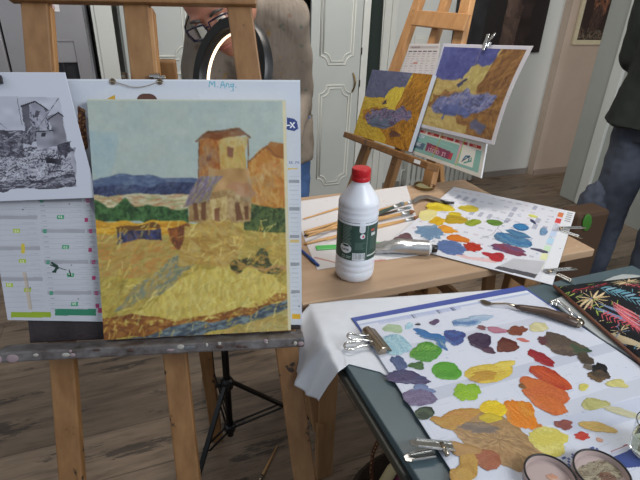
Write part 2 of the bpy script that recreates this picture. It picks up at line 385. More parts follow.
fr.ubox(nu0, nu1, FV - .004, FV, nz1, nz1 + .006); fr.build('dispenser_frame', 'silver_panel', fd)
sg = MB(); sg.ubox(-.136, -.127, FV - .004, FV + .01, .06, 1.79); sg.build('door_edge', 'chrome', fd)
im = Img(90, 40, 'e6e2e2'); text(im, 'PO', .3, .25, 5, 'a02030'); im.line([(.02, .03), (.98, .03)], .02, '8090b0')
st = paint_grid('fridge_magnet', im, plane_fn(UV(-.302, FV - .003, 1.262), UV(-.237, FV - .003, 1.262), UV(-.237, FV - .003, 1.222), UV(-.302, FV - .003, 1.222)), None, 'print', .002)
tag(st, 'small white magnet with red letters on the steel fridge door', 'magnet')
# panelled cupboard wall (tall unit)
def moulding(mb, u0, u1, z0, z1, v, c=.05, w=.012, g=.018):
    for off in (0, g):
        a, b_, c0, c1 = u0 + off, u1 - off, z0 + off, z1 - off; cc = c
        pts = []
        for (cx, cz, sx, sz) in ((a, c0, 1, 1), (b_, c0, -1, 1), (b_, c1, -1, -1), (a, c1, 1, -1)):
            arc = [(cx + sx * cc * math.cos(t), cz + sz * cc * math.sin(t)) for t in [math.radians(k) for k in range(0, 91, 18)]]
            if (sx, sz) in ((1, 1), (-1, -1)): arc = arc[::-1]
            pts += arc
        # arcs are concave scoops around the corner
        pts.append(pts[0]); P = [UV(u, v - .002, z) for u, z in pts]
        mb.tube(P, w * .42, 6)
def cupboard_door(parent, u0, u1, panels, hinge, handle=None):
    d = MB(); d.ubox(u0, u1, FV, FV + .022, .06, 2.2); d = d.build('door', 'panel_paint', parent, bevel=.003)
    mm = MB()
    for z0, z1 in panels: moulding(mm, u0 + .06, u1 - .05, z0, z1, FV)
    mm.build('moulding', 'trim_paint', d, smooth='all')
    return d
c_ = thing('panelled_cupboard', 'tall pale grey panelled cupboard with cream mouldings and a bronze bow handle', 'cupboard', UV(.7, 3.0, 0))
cb = MB(); cb.ubox(-.10, -.085, FV - .005, 3.12, 0, 2.3); cb.ubox(.02, .045, FV + .03, 3.12, 0, 2.3); cb.ubox(1.35, 1.372, FV + .024, 3.12, 0, 2.3); cb.ubox(.02, 1.37, FV + .028, 3.12, 2.2, 2.3); cb.ubox(.02, 1.37, FV + .03, 3.12, 0, .05)
cb.build('carcass', 'white_paint', c_)
b_ = MB(); b_.ubox(.045, 1.35, 3.10, 3.12, .05, 2.2); b_.build('back_panel', 'niche', c_)  # darkness of the open gap is put into this panel's colour
side = MB(); side.ubox(-.085, -.005, FV - .012, FV + .02, 0, 2.3); side.build('side_panel', 'white_paint', c_, bevel=.002)
cupboard_door(c_, .03, .40, [(.2, .93), (1.0, 2.05)], 0)
cupboard_door(c_, .405, .62, [(.2, .93), (1.0, 2.05)], 0)
cupboard_door(c_, .66, .965, [(.2, .93), (1.0, 2.05)], 0)
d4 = cupboard_door(c_, 1.05, 1.375, [(.2, .845), (.965, 2.05)], 0)
hd = MB(); P = [UV(1.337 - .016 * math.sin(math.pi * k / 10) * 0 , FV - .004 - .022 * math.sin(math.pi * k / 10), .80 + .115 * k / 10) for k in range(11)]
P = [UV(1.330 + .010 * math.cos(math.pi * (k / 10 - .5)) , FV - .002 - .020 * math.sin(math.pi * k / 10), .80 + .115 * k / 10) for k in range(11)]
hd.tube(P, [.004, .0055, .005, .0045, .0055, .006, .0055, .0045, .005, .0055, .004], 8); hd.build('handle', 'brass', d4, smooth='all')
st = MB(); st.ubox(1.385, 1.405, FV + .01, FV + .03, 0, 2.2); st.ubox(1.412, 1.44, FV + .03, FV + .05, 0, 2.2); st.build('side_panel', 'white_paint', c_, bevel=.003)
for z_ in (1.02, .83): hg = MB(); hg.ubox(1.376, 1.386, FV + .002, FV + .012, z_, z_ + .04); hg.build('hinge', 'nickel', c_)
# coats in the gap
ct = MB(); ct.tube([UV(1.50, 2.98, z) for z in (1.75, 1.6, 1.3, 1.0, .8, .5)], [.02, .055, .065, .07, .075, .08], 14, up=(1, 0, 0))
tag(ct.build('hanging_coat', 'darkgreen', smooth='all'), 'dark green coat hanging in the gap beside the panelled cupboard', 'coat')
# switch, radiator
sw = thing('light_switch', 'square white light switch on the back wall behind the second easel', 'switch', UV(1.97, VB, 1.06))
b_ = MB(); b_.ubox(1.925, 2.01, VB - .010, VB, 1.02, 1.11); b_.build('plate', 'switch', sw, bevel=.003)
b_ = MB(); b_.ubox(1.94, 1.995, VB - .015, VB - .010, 1.035, 1.095); b_.build('rocker', 'switch', sw, bevel=.002)
rd = thing('radiator', 'white ribbed radiator on the back wall below the hanging print', 'radiator', UV(2.2, VB - .05, 0))
b_ = MB()
for k in range(14): b_.ubox(1.93 + k * .045, 1.962 + k * .045, VB - .10, VB - .03, .03, .385)
b_.ubox(1.93, 2.55, VB - .085, VB - .045, .05, .08); b_.ubox(1.93, 2.55, VB - .085, VB - .045, .34, .37); b_.build('rib_panel', 'rad', rd, bevel=.006)
b_ = MB(); b_.tube([UV(1.90, VB - .06, .0), UV(1.90, VB - .06, .16), UV(1.935, VB - .06, .16)], .008, 10); b_.build('pipe', 'rad', rd, smooth='all')
# wall pictures
im = Img(150, 190, '241f20', 3)
m = im.poly([(.0, 0), (.36, 0), (.30, 1), (0, 1)], '2b2a2e', .02)
m = im.poly([(.56, 0), (.82, 0), (.84, .55), (.74, 1), (.5, 1), (.52, .6)], '55443d', .03, .02); im.strokes(m, ['5e4c44', '4a3a36', '6a564c'], 90, .15, .04, 1.4)
m = im.poly([(.70, .62), (.88, .5), (.8, 1), (.68, 1)], '2e2424', .02, .02)
dp = thing('dark_wall_picture', 'large dark unframed picture with a brown blurred shape on the back wall', 'picture', UV(2.63, VB, 1.05))
paint_grid('picture_surface', im, plane_fn(UV(2.23, VB - .022, 2.05), UV(3.035, VB - .022, 2.05), UV(3.035, VB - .022, 1.0), UV(2.23, VB - .022, 1.0)), dp, 'print')
b_ = MB(); b_.ubox(2.23, 3.035, VB - .021, VB, 1.0, 2.05); b_.build('backing_board', 'black', dp)
im = Img(90, 120, '2b1d1a', 5)
m = im.ellp(.6, .33, .26, .3, '6b4434', .05, .02); im.strokes(m, ['87573f', '5a3528', '9a6a4c'], 80, .1, .04, 1.2)
m = im.ellp(.55, .62, .22, .24, '3c2a26', .04, .03); im.strokes(m, ['2c1d1a', '5a4238', '4b352d'], 80, .15, .02, 1.5)
im.ellp(.48, .33, .04, .02, '1d1312'); im.ellp(.7, .33, .04, .02, '1d1312')
m = im.mask([(0, .72), (.5, .85), (1, .8), (1, 1), (0, 1)], .03); im.strokes(m, ['7c7a6c', '5c5145', '8d6d58', '3c3a30'], 160, .06, .03, .5, 1)
pp = thing('framed_portrait', 'small cream-framed dark portrait of a bearded face on the far right wall', 'picture', UV(3.43, VB - .08, 1.07))
V3 = VB - .07
paint_grid('picture_surface', im, plane_fn(UV(3.32, V3 - .012, 1.5), UV(3.60, V3 - .012, 1.5), UV(3.60, V3 - .012, 1.095), UV(3.32, V3 - .012, 1.095)), pp, 'print')
b_ = MB(); b_.ubox(3.285, 3.32, V3 - .02, V3, 1.06, 1.54); b_.ubox(3.60, 3.635, V3 - .02, V3, 1.06, 1.54); b_.ubox(3.32, 3.60, V3 - .02, V3, 1.06, 1.095); b_.ubox(3.32, 3.60, V3 - .02, V3, 1.5, 1.54); b_.build('frame', 'canvas_edge', pp, bevel=.003)
b_ = MB(); b_.ubox(3.32, 3.60, V3 - .01, V3, 1.095, 1.5); b_.build('backing_board', 'black', pp)
# ================================================================== NEAR EASEL
EA = Vector((.991, .136, .006)).normalized(); EB = Vector((-.052, .336, .94)); EB = (EB - EA * EB.dot(EA)).normalized(); EN = EA.cross(EB)
EO = Vector((-.3744, .6811, .7685))
def E(s, t, o=0.0): return EO + EA * s + EB * t - EN * o      # o>0 goes behind the canvas face
ez = thing('artist_easel', 'stained wooden studio easel with paint-crusted ledge in the foreground', 'easel', (-.25, .75, 0))
def member(nm, p, q, w, h, mt='easel', par=ez, bev=.003):
    b_ = MB(); b_.beam(p, q, w, h, EA); return b_.build(nm, mt, par, bevel=bev)
OF = .052
def tfloor(s, o): P = E(s, 0, o); return -P.z / EB.z
for s0, s1 in ((-.0875, -.0925), (.0735, .125), (.246, .352)):
    pt = member('front_leg', E(s0, .66, OF), E(s0 + (s1 - s0) * ((.66 - tfloor(s1, OF)) / .98), tfloor(s1, OF) + .005, OF), .044, .022)
    lb = MB(); sx = .0235 if s0 < .2 else -.0235
b_ = MB(); b_.beam(E(-.125, .609, OF - .012), E(.285, .612, OF - .012), .022, .062, EN); b_.build('crossbar', 'easel', ez, bevel=.003)
b_ = MB(); b_.beam(E(-.125, .20, OF + .022), E(.30, .20, OF + .022), .018, .05, EN); b_.build('crossbar', 'easel', ez, bevel=.003)
# inner bevelled lips that frame the openings
b_ = MB(); b_.beam(E(-.0655, .576, OF + .004), E(-.0675, .0, OF + .004), .005, .016, EA); b_.build('inner_lip', 'easel2', ez, bevel=.002); b_ = MB(); b_.beam(E(.101, .576, OF + .004), E(.113, .2, OF + .004), .009, .03, EA); b_.build('inner_lip', 'easel2', ez, bevel=.002)
rl = MB(); rl.beam(E(.115, .5, OF + .04), Vector((-.315, 1.135, .004)), .034, .022, EA); rl.build('rear_leg', 'easel', ez, bevel=.003)
b_ = MB(); b_.tube([E(.096, .458, OF - .018), E(.103, .458, OF - .018), E(.104, .457, OF - .018), E(.112, .457, OF - .018), E(.113, .456, OF - .018), E(.122, .456, OF - .018)], [.0045, .0045, .0075, .0075, .0042, .0042], 12); b_.build('wing_bolt', 'chrome', ez, smooth=30)
b_ = MB(); b_.tube([E(.050, .458, OF - .014), E(.056, .458, OF - .014)], .008, 12); b_.build('bolt_head', 'nickel', ez, smooth=30)
lg = MB()   # ledge: shelf + front lip + back rail
lg.beam(E(-.168, -.012, -.009), E(.352, -.014, -.009), .044, .018, EN); lg = lg.build('ledge', 'ledge', ez, bevel=.003)
rb = MB(); rb.beam(E(-.135, .018, .034), E(.350, .018, .034), .018, .050, EN); rb.build('ledge_back_rail', 'ledge_dark', lg, bevel=.002)
DP = [mat('dried_pink_paint', '8f7d82', .5), mat('dried_grey_paint', '5d6166', .5), mat('dried_white_paint', 'a09e96', .5), mat('dried_umber_paint', '43312a', .5)]
rnd = random.Random(3)
for k in range(22):
    s = -.165 + .515 * rnd.random(); w = .002 + .005 * rnd.random(); fl = MB(); fl.ell(E(s, -.018 + .012 * rnd.random(), -.0310), w, .0012, .0015 + .003 * rnd.random(), 10, 0, EA, EB); fl.build('dried_paint', DP[rnd.randrange(4)], lg, smooth='all')
for s, w in ((-.138, .010), (-.160, .006)): fl = MB(); fl.ell(E(s, -.014, -.031), w, .0015, .0070, 12, 0, EA, EB); fl.build('dried_paint', DP[0], lg, smooth='all')
# ---- canvas painting (generic farm landscape in the photo's colours)
CWD, CHT = .33, .4137
im = Img(300, 376, 'a9b5ac', 11)
def P(x, y):  # photo reading of the canvas -> picture coordinates
    u = (x - 95) / 194.0
    for _ in range(3):
        v = (y - 99) / (241 - 11 * u); u = (x - (87 + 17 * v)) / (199 - 12 * v)
    return (u, v)
def PP(*l): return [P(l[i], l[i + 1]) for i in range(0, len(l), 2)]
full = im.mask([(-1, -1), (2, -1), (2, 2), (-1, 2)])
sky = im.mask(PP(80, 90, 300, 90, 300, 200, 80, 200)); im.strokes(sky, ['a5b2ab', 'a1afaa', 'aab5ac', '9dadac', 'adb4a8'], 900, .16, .05, .5, 1.5, .16)
im.strokes(im.mask(PP(88, 130, 120, 130, 110, 175, 88, 175)), ['93aab0', '9ab0b2'], 120, .08, .04, 1.4, .5, .12)
m = im.poly(PP(80, 182, 100, 174, 120, 171, 150, 173, 176, 175, 200, 175, 200, 192, 80, 192), '56637f', .02); im.strokes(m, ['68778f', '4b5875', '52627f'], 160, .05, .012, .1)
m = im.poly(PP(80, 185, 110, 180, 140, 182, 170, 178, 200, 180, 200, 192, 80, 192), '333a56', .02); im.strokes(m, ['3c4562', '2b304a', '4c5674'], 160, .03, .010, 2.6)
m = im.poly(PP(80, 192, 200, 190, 200, 206, 80, 206), 'b9ac86', .03); im.strokes(m, ['c7bd98', 'b39a6e', 'a8744e', '8f9a6a', 'c9c3a6'], 180, .06, .008, 0, .15)
m = im.poly(PP(80, 202, 100, 200, 112, 203, 124, 197, 136, 201, 150, 199, 170, 205, 186, 204, 186, 220, 80, 220), '2f4a2c', .03, .012); im.strokes(m, ['3f6236', '24381f', '4c7240', '35562f'], 380, .03, .012, 2.0, .7)
fld = im.poly(PP(80, 219, 186, 218, 230, 215, 305, 215, 305, 345, 80, 345), 'b09c4a', .05)
im.strokes(fld, ['b0a04a', 'c0ac4e', '9a8438', 'a88a46', 'b9a860', '8f7e3a'], 2600, .06, .010, 2.5, .35, .55)
m = im.poly(PP(80, 219, 182, 217, 200, 232, 80, 232), 'c9992e', .04); im.strokes(m, ['d8a93a', 'c08a24', 'b9832c'], 200, .08, .012, .05, .1)
m = im.poly(PP(80, 232, 180, 232, 175, 262, 150, 275, 80, 275), 'a8914c', .04); im.strokes(m, ['b59f58', 'a08644', 'ae8f50', 'b87f40'], 360, .06, .012, -.35)
m = im.poly(PP(117, 227, 158, 224, 160, 236, 117, 241), '3a3f63', .03, .01); im.strokes(m, ['4a5280', '2b2a40', '5a4a4a'], 110, .035, .012, 1.5, .2)
m = im.poly(PP(117, 224, 158, 222, 158, 227, 117, 229), '6b4a24', .03, .01)
im.h_ = m = im.poly(PP(168, 222, 182, 219, 190, 226, 192, 240, 184, 250, 172, 246, 166, 234), '7c4626', .04, .015); im.strokes(m, ['8f5226', '54321e', 'a86a34', '6a3c28'], 120, .03, .015, 1.2, .6)
m = im.poly(PP(160, 262, 185, 248, 205, 256, 150, 300, 112, 308), '918a5c', .04, .015); im.strokes(m, ['6f7a66', 'a89a68', '7f8478', '9a8650'], 240, .04, .012, -.65)
m = im.poly(PP(150, 300, 200, 262, 260, 262, 300, 290, 300, 300, 240, 316, 110, 326), 'c4b058', .04, .01); im.strokes(m, ['cfbc5e', 'bca04c', 'd5c878', 'b09c50', 'c8b468'], 600, .05, .012, 1.7, .35, .5)
m = im.poly(PP(228, 195, 300, 195, 300, 262, 240, 262, 228, 250), 'ab9248', .05); im.strokes(m, ['b8a050', '9c8c44', 'c0aa60', 'a88a44'], 300, .05, .012, .5, .4)
m = im.poly(PP(237, 212, 250, 206, 258, 200, 270, 199, 280, 205, 290, 212, 290, 232, 262, 226, 240, 228), '3a4a28', .04, .014); im.strokes(m, ['4b5e34', '2b3820', '5f6e3c'], 220, .03, .012, 1.7, .7)
m = im.poly(PP(226, 248, 246, 253, 285, 262, 284, 270, 240, 266, 228, 264), '4a4a2c', .04, .02); im.strokes(m, ['a0803e', '59603a', 'b08a4a', '3a3c26'], 90, .04, .012, .2)
m = im.poly(PP(226, 262, 300, 262, 300, 268, 240, 262), 'b38c5a', .03, .01)
m = im.poly(PP(98, 322, 130, 312, 170, 321, 230, 312, 300, 286, 300, 296, 230, 322, 160, 332, 98, 345), '875425', .03, .012); im.strokes(m, ['96652f', '774620', 'a2723a', '6a4024'], 420, .05, .012, -.25, .4)
m = im.poly(PP(130, 336, 190, 324, 240, 314, 300, 292, 300, 306, 250, 322, 190, 336, 130, 345), '56626a', .03, .01); im.strokes(m, ['6a7880', '46505c', '7d8c90', '8a8c5c', '3c4450'], 330, .05, .010, -.22, .15)
m = im.poly(PP(190, 340, 250, 322, 300, 303, 305, 345, 180, 345), 'a89c60', .04); im.strokes(m, ['b5aa70', '9a8a4e', 'b89a58'], 230, .05, .012, -.25)
im.strokes(im.mask(PP(100, 318, 175, 318, 235, 308, 300, 284, 300, 292, 235, 314, 175, 324, 100, 326)), ['8c5a28', 'c4b058', 'a87a38'], 160, .012, .012, 1.5, .3, .8)
# farmhouse, side barn, porch roof
m = im.poly(PP(198, 138, 220, 134, 224, 176, 196, 198), 'a5692c', .04); im.strokes(m, ['b0763a', '96562a', '8d5a34'], 120, .04, .012, 1.5, .3)
m = im.poly(PP(218, 132, 246, 134, 247, 180, 220, 186), 'b89a58', .03); im.strokes(m, ['c0a468', 'b08a44', 'ae9a50'], 120, .035, .012, 1.5, .3)
im.poly(PP(194, 139, 206, 130, 238, 127, 248, 135, 220, 136), '7d4a26', .03); im.line(PP(194, 139, 206, 130, 238, 127, 249, 135), .008, '5d3a24')
im.poly(PP(226, 142, 232, 142, 232, 152, 226, 152), '7a4f38', .02); im.poly(PP(205, 150, 210, 150, 210, 156, 205, 156), '6e3c22', .02)
im.line(PP(197, 139, 196, 186), .006, '6a4630'); im.line(PP(247, 136, 247, 180), .006, '6a4630')
m = im.poly(PP(247, 158, 268, 142, 290, 146, 290, 204, 247, 200), 'b07a32', .04); im.strokes(m, ['bd8a44', 'a86e2c', 'c09654', 'b27438'], 260, .05, .015, 1.4, .4)
m = im.poly(PP(264, 145, 272, 140, 292, 141, 292, 155, 275, 153), '96602a', .03); im.line(PP(247, 159, 266, 143, 276, 153, 290, 156), .006, '7a4a26')
m = im.poly(PP(205, 166, 250, 166, 250, 200, 205, 200), 'b08a5a', .03)
m = im.poly(PP(186, 196, 232, 186, 250, 192, 250, 218, 186, 220), 'a08458', .04); im.strokes(m, ['b59c70', '8d6c44', 'a78e60'], 160, .03, .012, 1.5, .3)
m = im.poly(PP(180, 202, 198, 172, 222, 171, 206, 196), '7a6d7c', .03); im.strokes(m, ['8b7f8c', '6a5c6c', '93865c'], 150, .06, .008, 2.1, .15)
m = im.poly(PP(222, 182, 246, 178, 256, 190, 234, 192), 'a87c58', .03)
for x in (192, 199, 236, 243): im.poly(PP(x, 200, x + 4, 199, x + 4, 216, x, 216), '6d4a30', .02)
m = im.poly(PP(208, 196, 226, 192, 224, 222, 206, 224), 'b9a06a', .04); im.strokes(m, ['c5b07c', 'a68a52'], 60, .03, .012, 1.5)
m = im.poly(PP(212, 203, 218, 202, 218, 220, 212, 220), '7c5236', .03)
m = im.poly(PP(182, 222, 232, 216, 240, 240, 226, 264, 178, 262), 'b2954c', .05, .012); im.strokes(m, ['bfa25a', 'a8863f', 'b39a5c', 'a07a3c'], 260, .06, .014, .35, .3)
im.soft(1); im.strokes(fld, ['d2c06a', 'dccb7c', 'c9a94c', 'b98f3e', 'a8a05c'], 260, .045, .008, 2.3, .5, .55); im.strokes(sky, ['b6bfb4', '9fb0b0'], 60, .12, .05, .5, 1, .12); im.rect(.984, 0, 1, 1, 'cfc6a4'); im.rect(0, 0, 1, .006, 'bfc3b2'); _k = np.pad(im.a, ((1, 1), (1, 1), (0, 0)), 'edge'); im.a = .34 * im.a + .165 * (_k[:-2, 1:-1] + _k[2:, 1:-1] + _k[1:-1, :-2] + _k[1:-1, 2:])
im.a = np.clip(im.a + (im.nz(110) * .005)[..., None] + (im.nz(45) * .006)[..., None], 0, 1)
cv = thing('canvas_painting', 'stretched canvas painting of an ochre farmhouse above a yellow field, on the near easel', 'painting', E(.165, 0, .01))
paint_grid('painted_face', im, plane_fn(E(0, CHT), E(CWD, CHT), E(CWD, 0), E(0, 0)), cv, 'paint')
b_ = MB(); t_ = .017
b_.hexa([E(0, 0, t_), E(CWD, 0, t_), E(CWD, CHT, t_), E(0, CHT, t_), E(0, 0, .0006), E(CWD, 0, .0006), E(CWD, CHT, .0006), E(0, CHT, .0006)]); b_.build('canvas_edge', 'canvas_edge', cv)
b_ = MB()
for s0, s1, t0, t1 in ((.004, .04, .004, CHT - .004), (CWD - .04, CWD - .004, .004, CHT - .004), (.04, CWD - .04, .004, .04), (.04, CWD - .04, CHT - .04, CHT - .004)):
    b_.hexa([E(s0, t0, .0185), E(s1, t0, .0185), E(s1, t1, .0185), E(s0, t1, .0185), E(s0, t0, .0172), E(s1, t0, .0172), E(s1, t1, .0172), E(s0, t1, .0172)])
b_.build('stretcher_bar', 'pine', cv)
# ---- big calendar board behind the canvas
cal = Img(560, 470, 'c3c9d4', 21)
q = [(-.19, .449), (.358, .4515), (.352, .003), (-.165, .039)]      # TL TR BR BL in easel plane
def Q(s, t):   # easel plane -> board coordinates
    v = .5; u = .5
    for _ in range(8):
        sl = q[3][0] + (q[0][0] - q[3][0]) * v; sr = q[2][0] + (q[1][0] - q[2][0]) * v; u = (s - sl) / (sr - sl)
        tb = q[3][1] + (q[2][1] - q[3][1]) * u; tt = q[0][1] + (q[1][1] - q[0][1]) * u; v = (t - tb) / (tt - tb)
    return (u, 1 - v)
def offp(x, y, off=.0195):
    o = EO - EN * off; r = Vector(ray(x, y).tolist()); c = Vector((0, 0, CH)); t = (o - c).dot(EN) / r.dot(EN); d = c + r * t - EO; return Q(d.dot(EA), d.dot(EB))
def OP(*l): return [offp(l[i], l[i + 1]) for i in range(0, len(l), 2)]
def orect(x0, y0, x1, y1, c): cal.poly(OP(x0, y0, x1, y0, x1, y1, x0, y1), c, .008, 0)
cal.strokes(cal.mask([(-1, -1), (2, -1), (2, 2), (-1, 2)]), ['c0c6d2', 'c6ccd6'], 150, .2, .05, .3, 1, .3)
# lower left: month columns
orect(-20, 198, 101, 322, 'b9bcc4')
RW = 5.15
for cx0, cx1, dx, hd, top in ((-12, 37, 10, '8fa832', 206), (38, 83, 12, '3e8f70', 199), (84, 101, 11, 'b34a78', 199)):
    for k in range(23):
        yy = top + k * RW; off_ = (yy - 200) / 115 * dx
        if yy > 308: break
        x0 = cx0 + off_; x1 = cx1 + off_
        if k % 6 == (2 if cx0 < 0 else 0): orect(x0, yy - .8, x1 - 1, yy + 3.0, '9c9ea6'); orect(x0 + 2, yy - .6, x0 + 5.5, yy + 3.4, hd)
        else: cal.line(OP(x0, yy + 3.6, x1 - 1, yy + 3.2), .0018, '9fa3ad', .6)
        r_ = cal.rng
        for j in range(3): cal.line(OP(x0 + 2 + j * 1.6, yy + 1.6, x0 + 3 + j * 1.6, yy + 1.6), .003, '8a8e9c', .6)
        xs = x1 - 10 * r_.random() - 8; cal.line(OP(xs, yy + 1.5, x1 - 3, yy + 1.4), .0025, '9a9eab', .5)
for x, y, s_, c in ((13, 229, '10', 'a3b83c'), (19, 259, '11', 'a3b83c'), (6, 283, '15', 'a3b83c'), (24, 288, '12', 'a3b83c'), (57, 215, '01', '43956f'), (62, 245, '03', '43956f'), (67, 273, '04', '43956f'), (71, 302, '05', '43956f')):
    orect(x, y, x + 7, y + 4, c); u, v = offp(x + 1.2, y + .8); text(cal, s_, u, v, 1, 'd9e0d0')
for y in (218, 248, 276, 304): orect(84.5 + (y - 218) * .13, y, 88 + (y - 218) * .13, y + 4, 'a83a6c')
orect(11, 312, 51, 317.5, '8ea62c'); orect(55, 309, 96, 315.5, '2f7a5e'); orect(98, 308, 102.5, 313, 'b0406c')
cal.line(OP(23, 245, 23, 252), .012, 'c8b43c', .9)
cal.line(OP(24, 273, 30, 309), .008, 'b8a088', .6); cal.line(OP(26, 273, 32, 309), .004, '9a8a78', .6)
for pts, w_ in (((52, 263, 57, 266, 55, 272), .008), ((54, 266, 60, 268, 66, 270), .003), ((53, 272, 58, 268, 51, 265), .006), ((69, 270, 71, 276, 68, 275), .004)): cal.line(OP(*pts), w_, '1d3a30')
for x, y in ((22.5, 209.5), (69, 204), (30, 288), (78, 299), (71, 265)): cal.line(OP(x, y, x + .6, y), .003, '2a2430')
# round photo, yellow corner, brown disc
m = cal.ellp(*offp(62, 145), .062, .145, 'a4a6ad', .02); m &= ~cal.mask(OP(78, 60, 78, 230, -20, 230, -20, 60))
m2 = cal.poly(OP(79, 106, 90, 118, 92, 140, 83, 154, 79, 130), '9d9ea6', .02)
m2 = cal.poly(OP(79, 106, 86, 110, 88, 148, 82, 154, 79, 140), '6b4630', .03); cal.strokes(m2, ['8f6038', '4a2c20', 'a97c4c', '5c3a28'], 60, .012, .008, .1, .2, .9)
cal.poly(OP(86, 175, 92, 172, 97, 205, 92, 215), '8d8c98', .02)
cal.poly(OP(104, 98, 115, 94.5, 115, 99, 104, 100), 'c09a30', .02); cal.ellp(*offp(147, 99), .030, .022, '5a3c34', .01)
# handwriting
for pts in ((209, 87, 210, 80, 212, 85, 214.5, 80, 215, 87), (217.5, 86.5, 218, 87), (220.5, 88, 222.5, 80, 225, 88), (221, 85, 224.5, 85), (226, 87, 226.5, 83.5, 228.5, 84, 229, 87.5), (233, 84, 230.5, 84.5, 231, 87, 233.5, 86, 233.5, 84, 233, 91, 230.5, 91), (235.5, 87, 236, 87.3)): cal.line(OP(*pts), .0032, '5aa2b8', .85)
# right strip
m = cal.poly(OP(286, 118, 294, 118, 297, 121, 297, 129, 293, 132, 286, 130), '2c3f7c', .01)
cal.line(OP(287, 125.2, 289.6, 125.2), .004, 'e4e6ee'); cal.line(OP(290.5, 122.5, 294.3, 127.6), .004, 'e4e6ee'); cal.line(OP(294.3, 122.5, 290.5, 127.6), .004, 'e4e6ee')
u, v = offp(289.3, 161.5); text(cal, 'RE.FR', u, v, 1, '5f6f9c'); cal.line(OP(288, 169, 297, 168.5), .004, 'c9ad4a')
for k in range(30):
    y = 175 + k * 4.6; x0 = 288.5 + (y - 175) * .022
    if y > 312: break
    c = '8f949d' if k % 6 == 1 else ('c9b27a' if k == 14 else None)
    if c: orect(x0, y, 299.5, y + 3.4, c)
    else: cal.line(OP(x0 + 1, y + 1.5, 298.5, y + 1.5), .0022, 'a0a5b0', .6)
orect(292, 314, 300.5, 319, 'd2a628'); cal.line(OP(299, 306, 299.5, 306), .004, '28242c')
cal.rect(0, 0, 1, .006, 'd3d8e0'); 
cb_ = thing('calendar_board', 'large pale blue-white wall calendar standing behind the farmhouse canvas', 'calendar', E(.1, 0, .03))
paint_grid('calendar_face', cal, plane_fn(E(*q[0], .0195), E(*q[1], .0195), E(*q[2], .0195), E(*q[3], .0195)), cb_, 'print')
b_ = MB(); b_.hexa([E(*q[3], .0225), E(*q[2], .0225), E(*q[1], .0225), E(*q[0], .0225), E(*q[3], .0199), E(*q[2], .0199), E(*q[1], .0199), E(*q[0], .0199)]); b_.build('backing_card', 'paper', cb_)
for x, y in ((112.5, 81.5), (160, 81.5)):
    o = EO - EN * .018; r = Vector(ray(x, y).tolist()); c = Vector((0, 0, CH)); t = (o - c).dot(EN) / r.dot(EN); p = c + r * t
    b_ = MB(); ring = [p + EA * .0042 * math.cos(k * math.pi / 8) + EB * .0042 * math.sin(k * math.pi / 8) for k in range(17)]; b_.tube(ring, .0014, 6, up=EN); b_.ell(p - EN * .001, .003, .003, .001, 10, 0, EA, EN); b_.build('eyelet', 'nickel', cb_, smooth='all')
    if x < 130: p0 = p
    else:
        pts = [p0.lerp(p, k / 8) - EB * .010 * math.sin(math.pi * k / 8) * (1.0 if k > 2 else .8) + EN * .002 for k in range(9)]
        b_ = MB(); b_.tube(pts, .0007, 6); b_.build('string', 'rope', cb_)
# ---- black and white reference print
bw = Img(260, 190, 'c2c6d2', 31)
pq = [(-.33, .455), (-.034, .458), (.005, .25), (-.292, .244)]
def RP(x, y):
    o = EO - EN * .012; r = Vector(ray(x, y).tolist()); c = Vector((0, 0, CH)); t = (o - c).dot(EN) / r.dot(EN); d = c + r * t - EO; s, tt = d.dot(EA), d.dot(EB)
    v = .5
    for _ in range(8):
        sl = pq[3][0] + (pq[0][0] - pq[3][0]) * v; sr = pq[2][0] + (pq[1][0] - pq[2][0]) * v; u = (s - sl) / (sr - sl)
        tb = pq[3][1] + (pq[2][1] - pq[3][1]) * u; t1 = pq[0][1] + (pq[1][1] - pq[0][1]) * u; v = (tt - tb) / (t1 - tb)
    return (u, 1 - v)
def RR(*l): return [RP(l[i], l[i + 1]) for i in range(0, len(l), 2)]
pic = bw.poly(RR(-50, 96, 61, 98, 78, 187, -45, 191), 'b0b2bf', .02, 0)
G = ['5c5b68', '3f3e4b', '8a8a97', '2c2b36', 'a5a6b2']
m = bw.poly(RR(-50, 132, 25, 130, 40, 134, 40, 142, -50, 146), '55545f', .05) & pic; bw.strokes(m, G, 120, .04, .006, .1)
m = bw.poly(RR(-50, 150, 78, 148, 78, 187, -50, 191), '9596a2', .06) & pic; bw.strokes(m, G + ['b5b6c2', 'b5b6c2', 'c0c1cc'], 1100, .05, .006, -.4, .7, .75)
m = bw.poly(RR(-50, 140, 26, 140, 28, 157, -50, 160), '5a5965', .05) & pic; bw.strokes(m, G, 240, .03, .008, .6, .8)
m = bw.poly(RR(24, 106, 38, 102, 49, 110, 52, 136, 26, 130), '9091a0', .05); bw.strokes(m, G[2:] , 50, .03, .008, 1.4)
m = bw.poly(RR(24, 106, 31, 105, 33, 128, 25, 128), '55545f', .05); bw.line(RR(23, 107, 37, 102, 50, 111), .008, '2a2933')
m = bw.poly(RR(51, 118, 60, 113, 64, 116, 70, 148, 54, 146), '75757f', .05); bw.line(RR(50, 120, 60, 113, 65, 117), .007, '2a2933')
m = bw.poly(RR(18, 142, 32, 126, 42, 128, 34, 146), '62616d', .06); bw.strokes(m, G, 60, .03, .006, 2.2)
m = bw.poly(RR(38, 132, 54, 131, 57, 146, 40, 150), '8d8e9a', .06); bw.line(RR(38, 132, 55, 131), .007, '33323c')
bw.poly(RR(37, 111, 41, 111, 41, 117, 37, 117), '4a4954', .03); bw.poly(RR(44, 133, 48, 133, 48, 137, 44, 137), '33323c', .03)
m = bw.poly(RR(54, 144, 70, 140, 72, 153, 54, 154), '302f39', .05, .02); bw.strokes(m, G[:2], 60, .02, .008, 1, .8)
m = bw.poly(RR(46, 158, 62, 160, 62, 168, 50, 167), '3a3944', .05, .02)
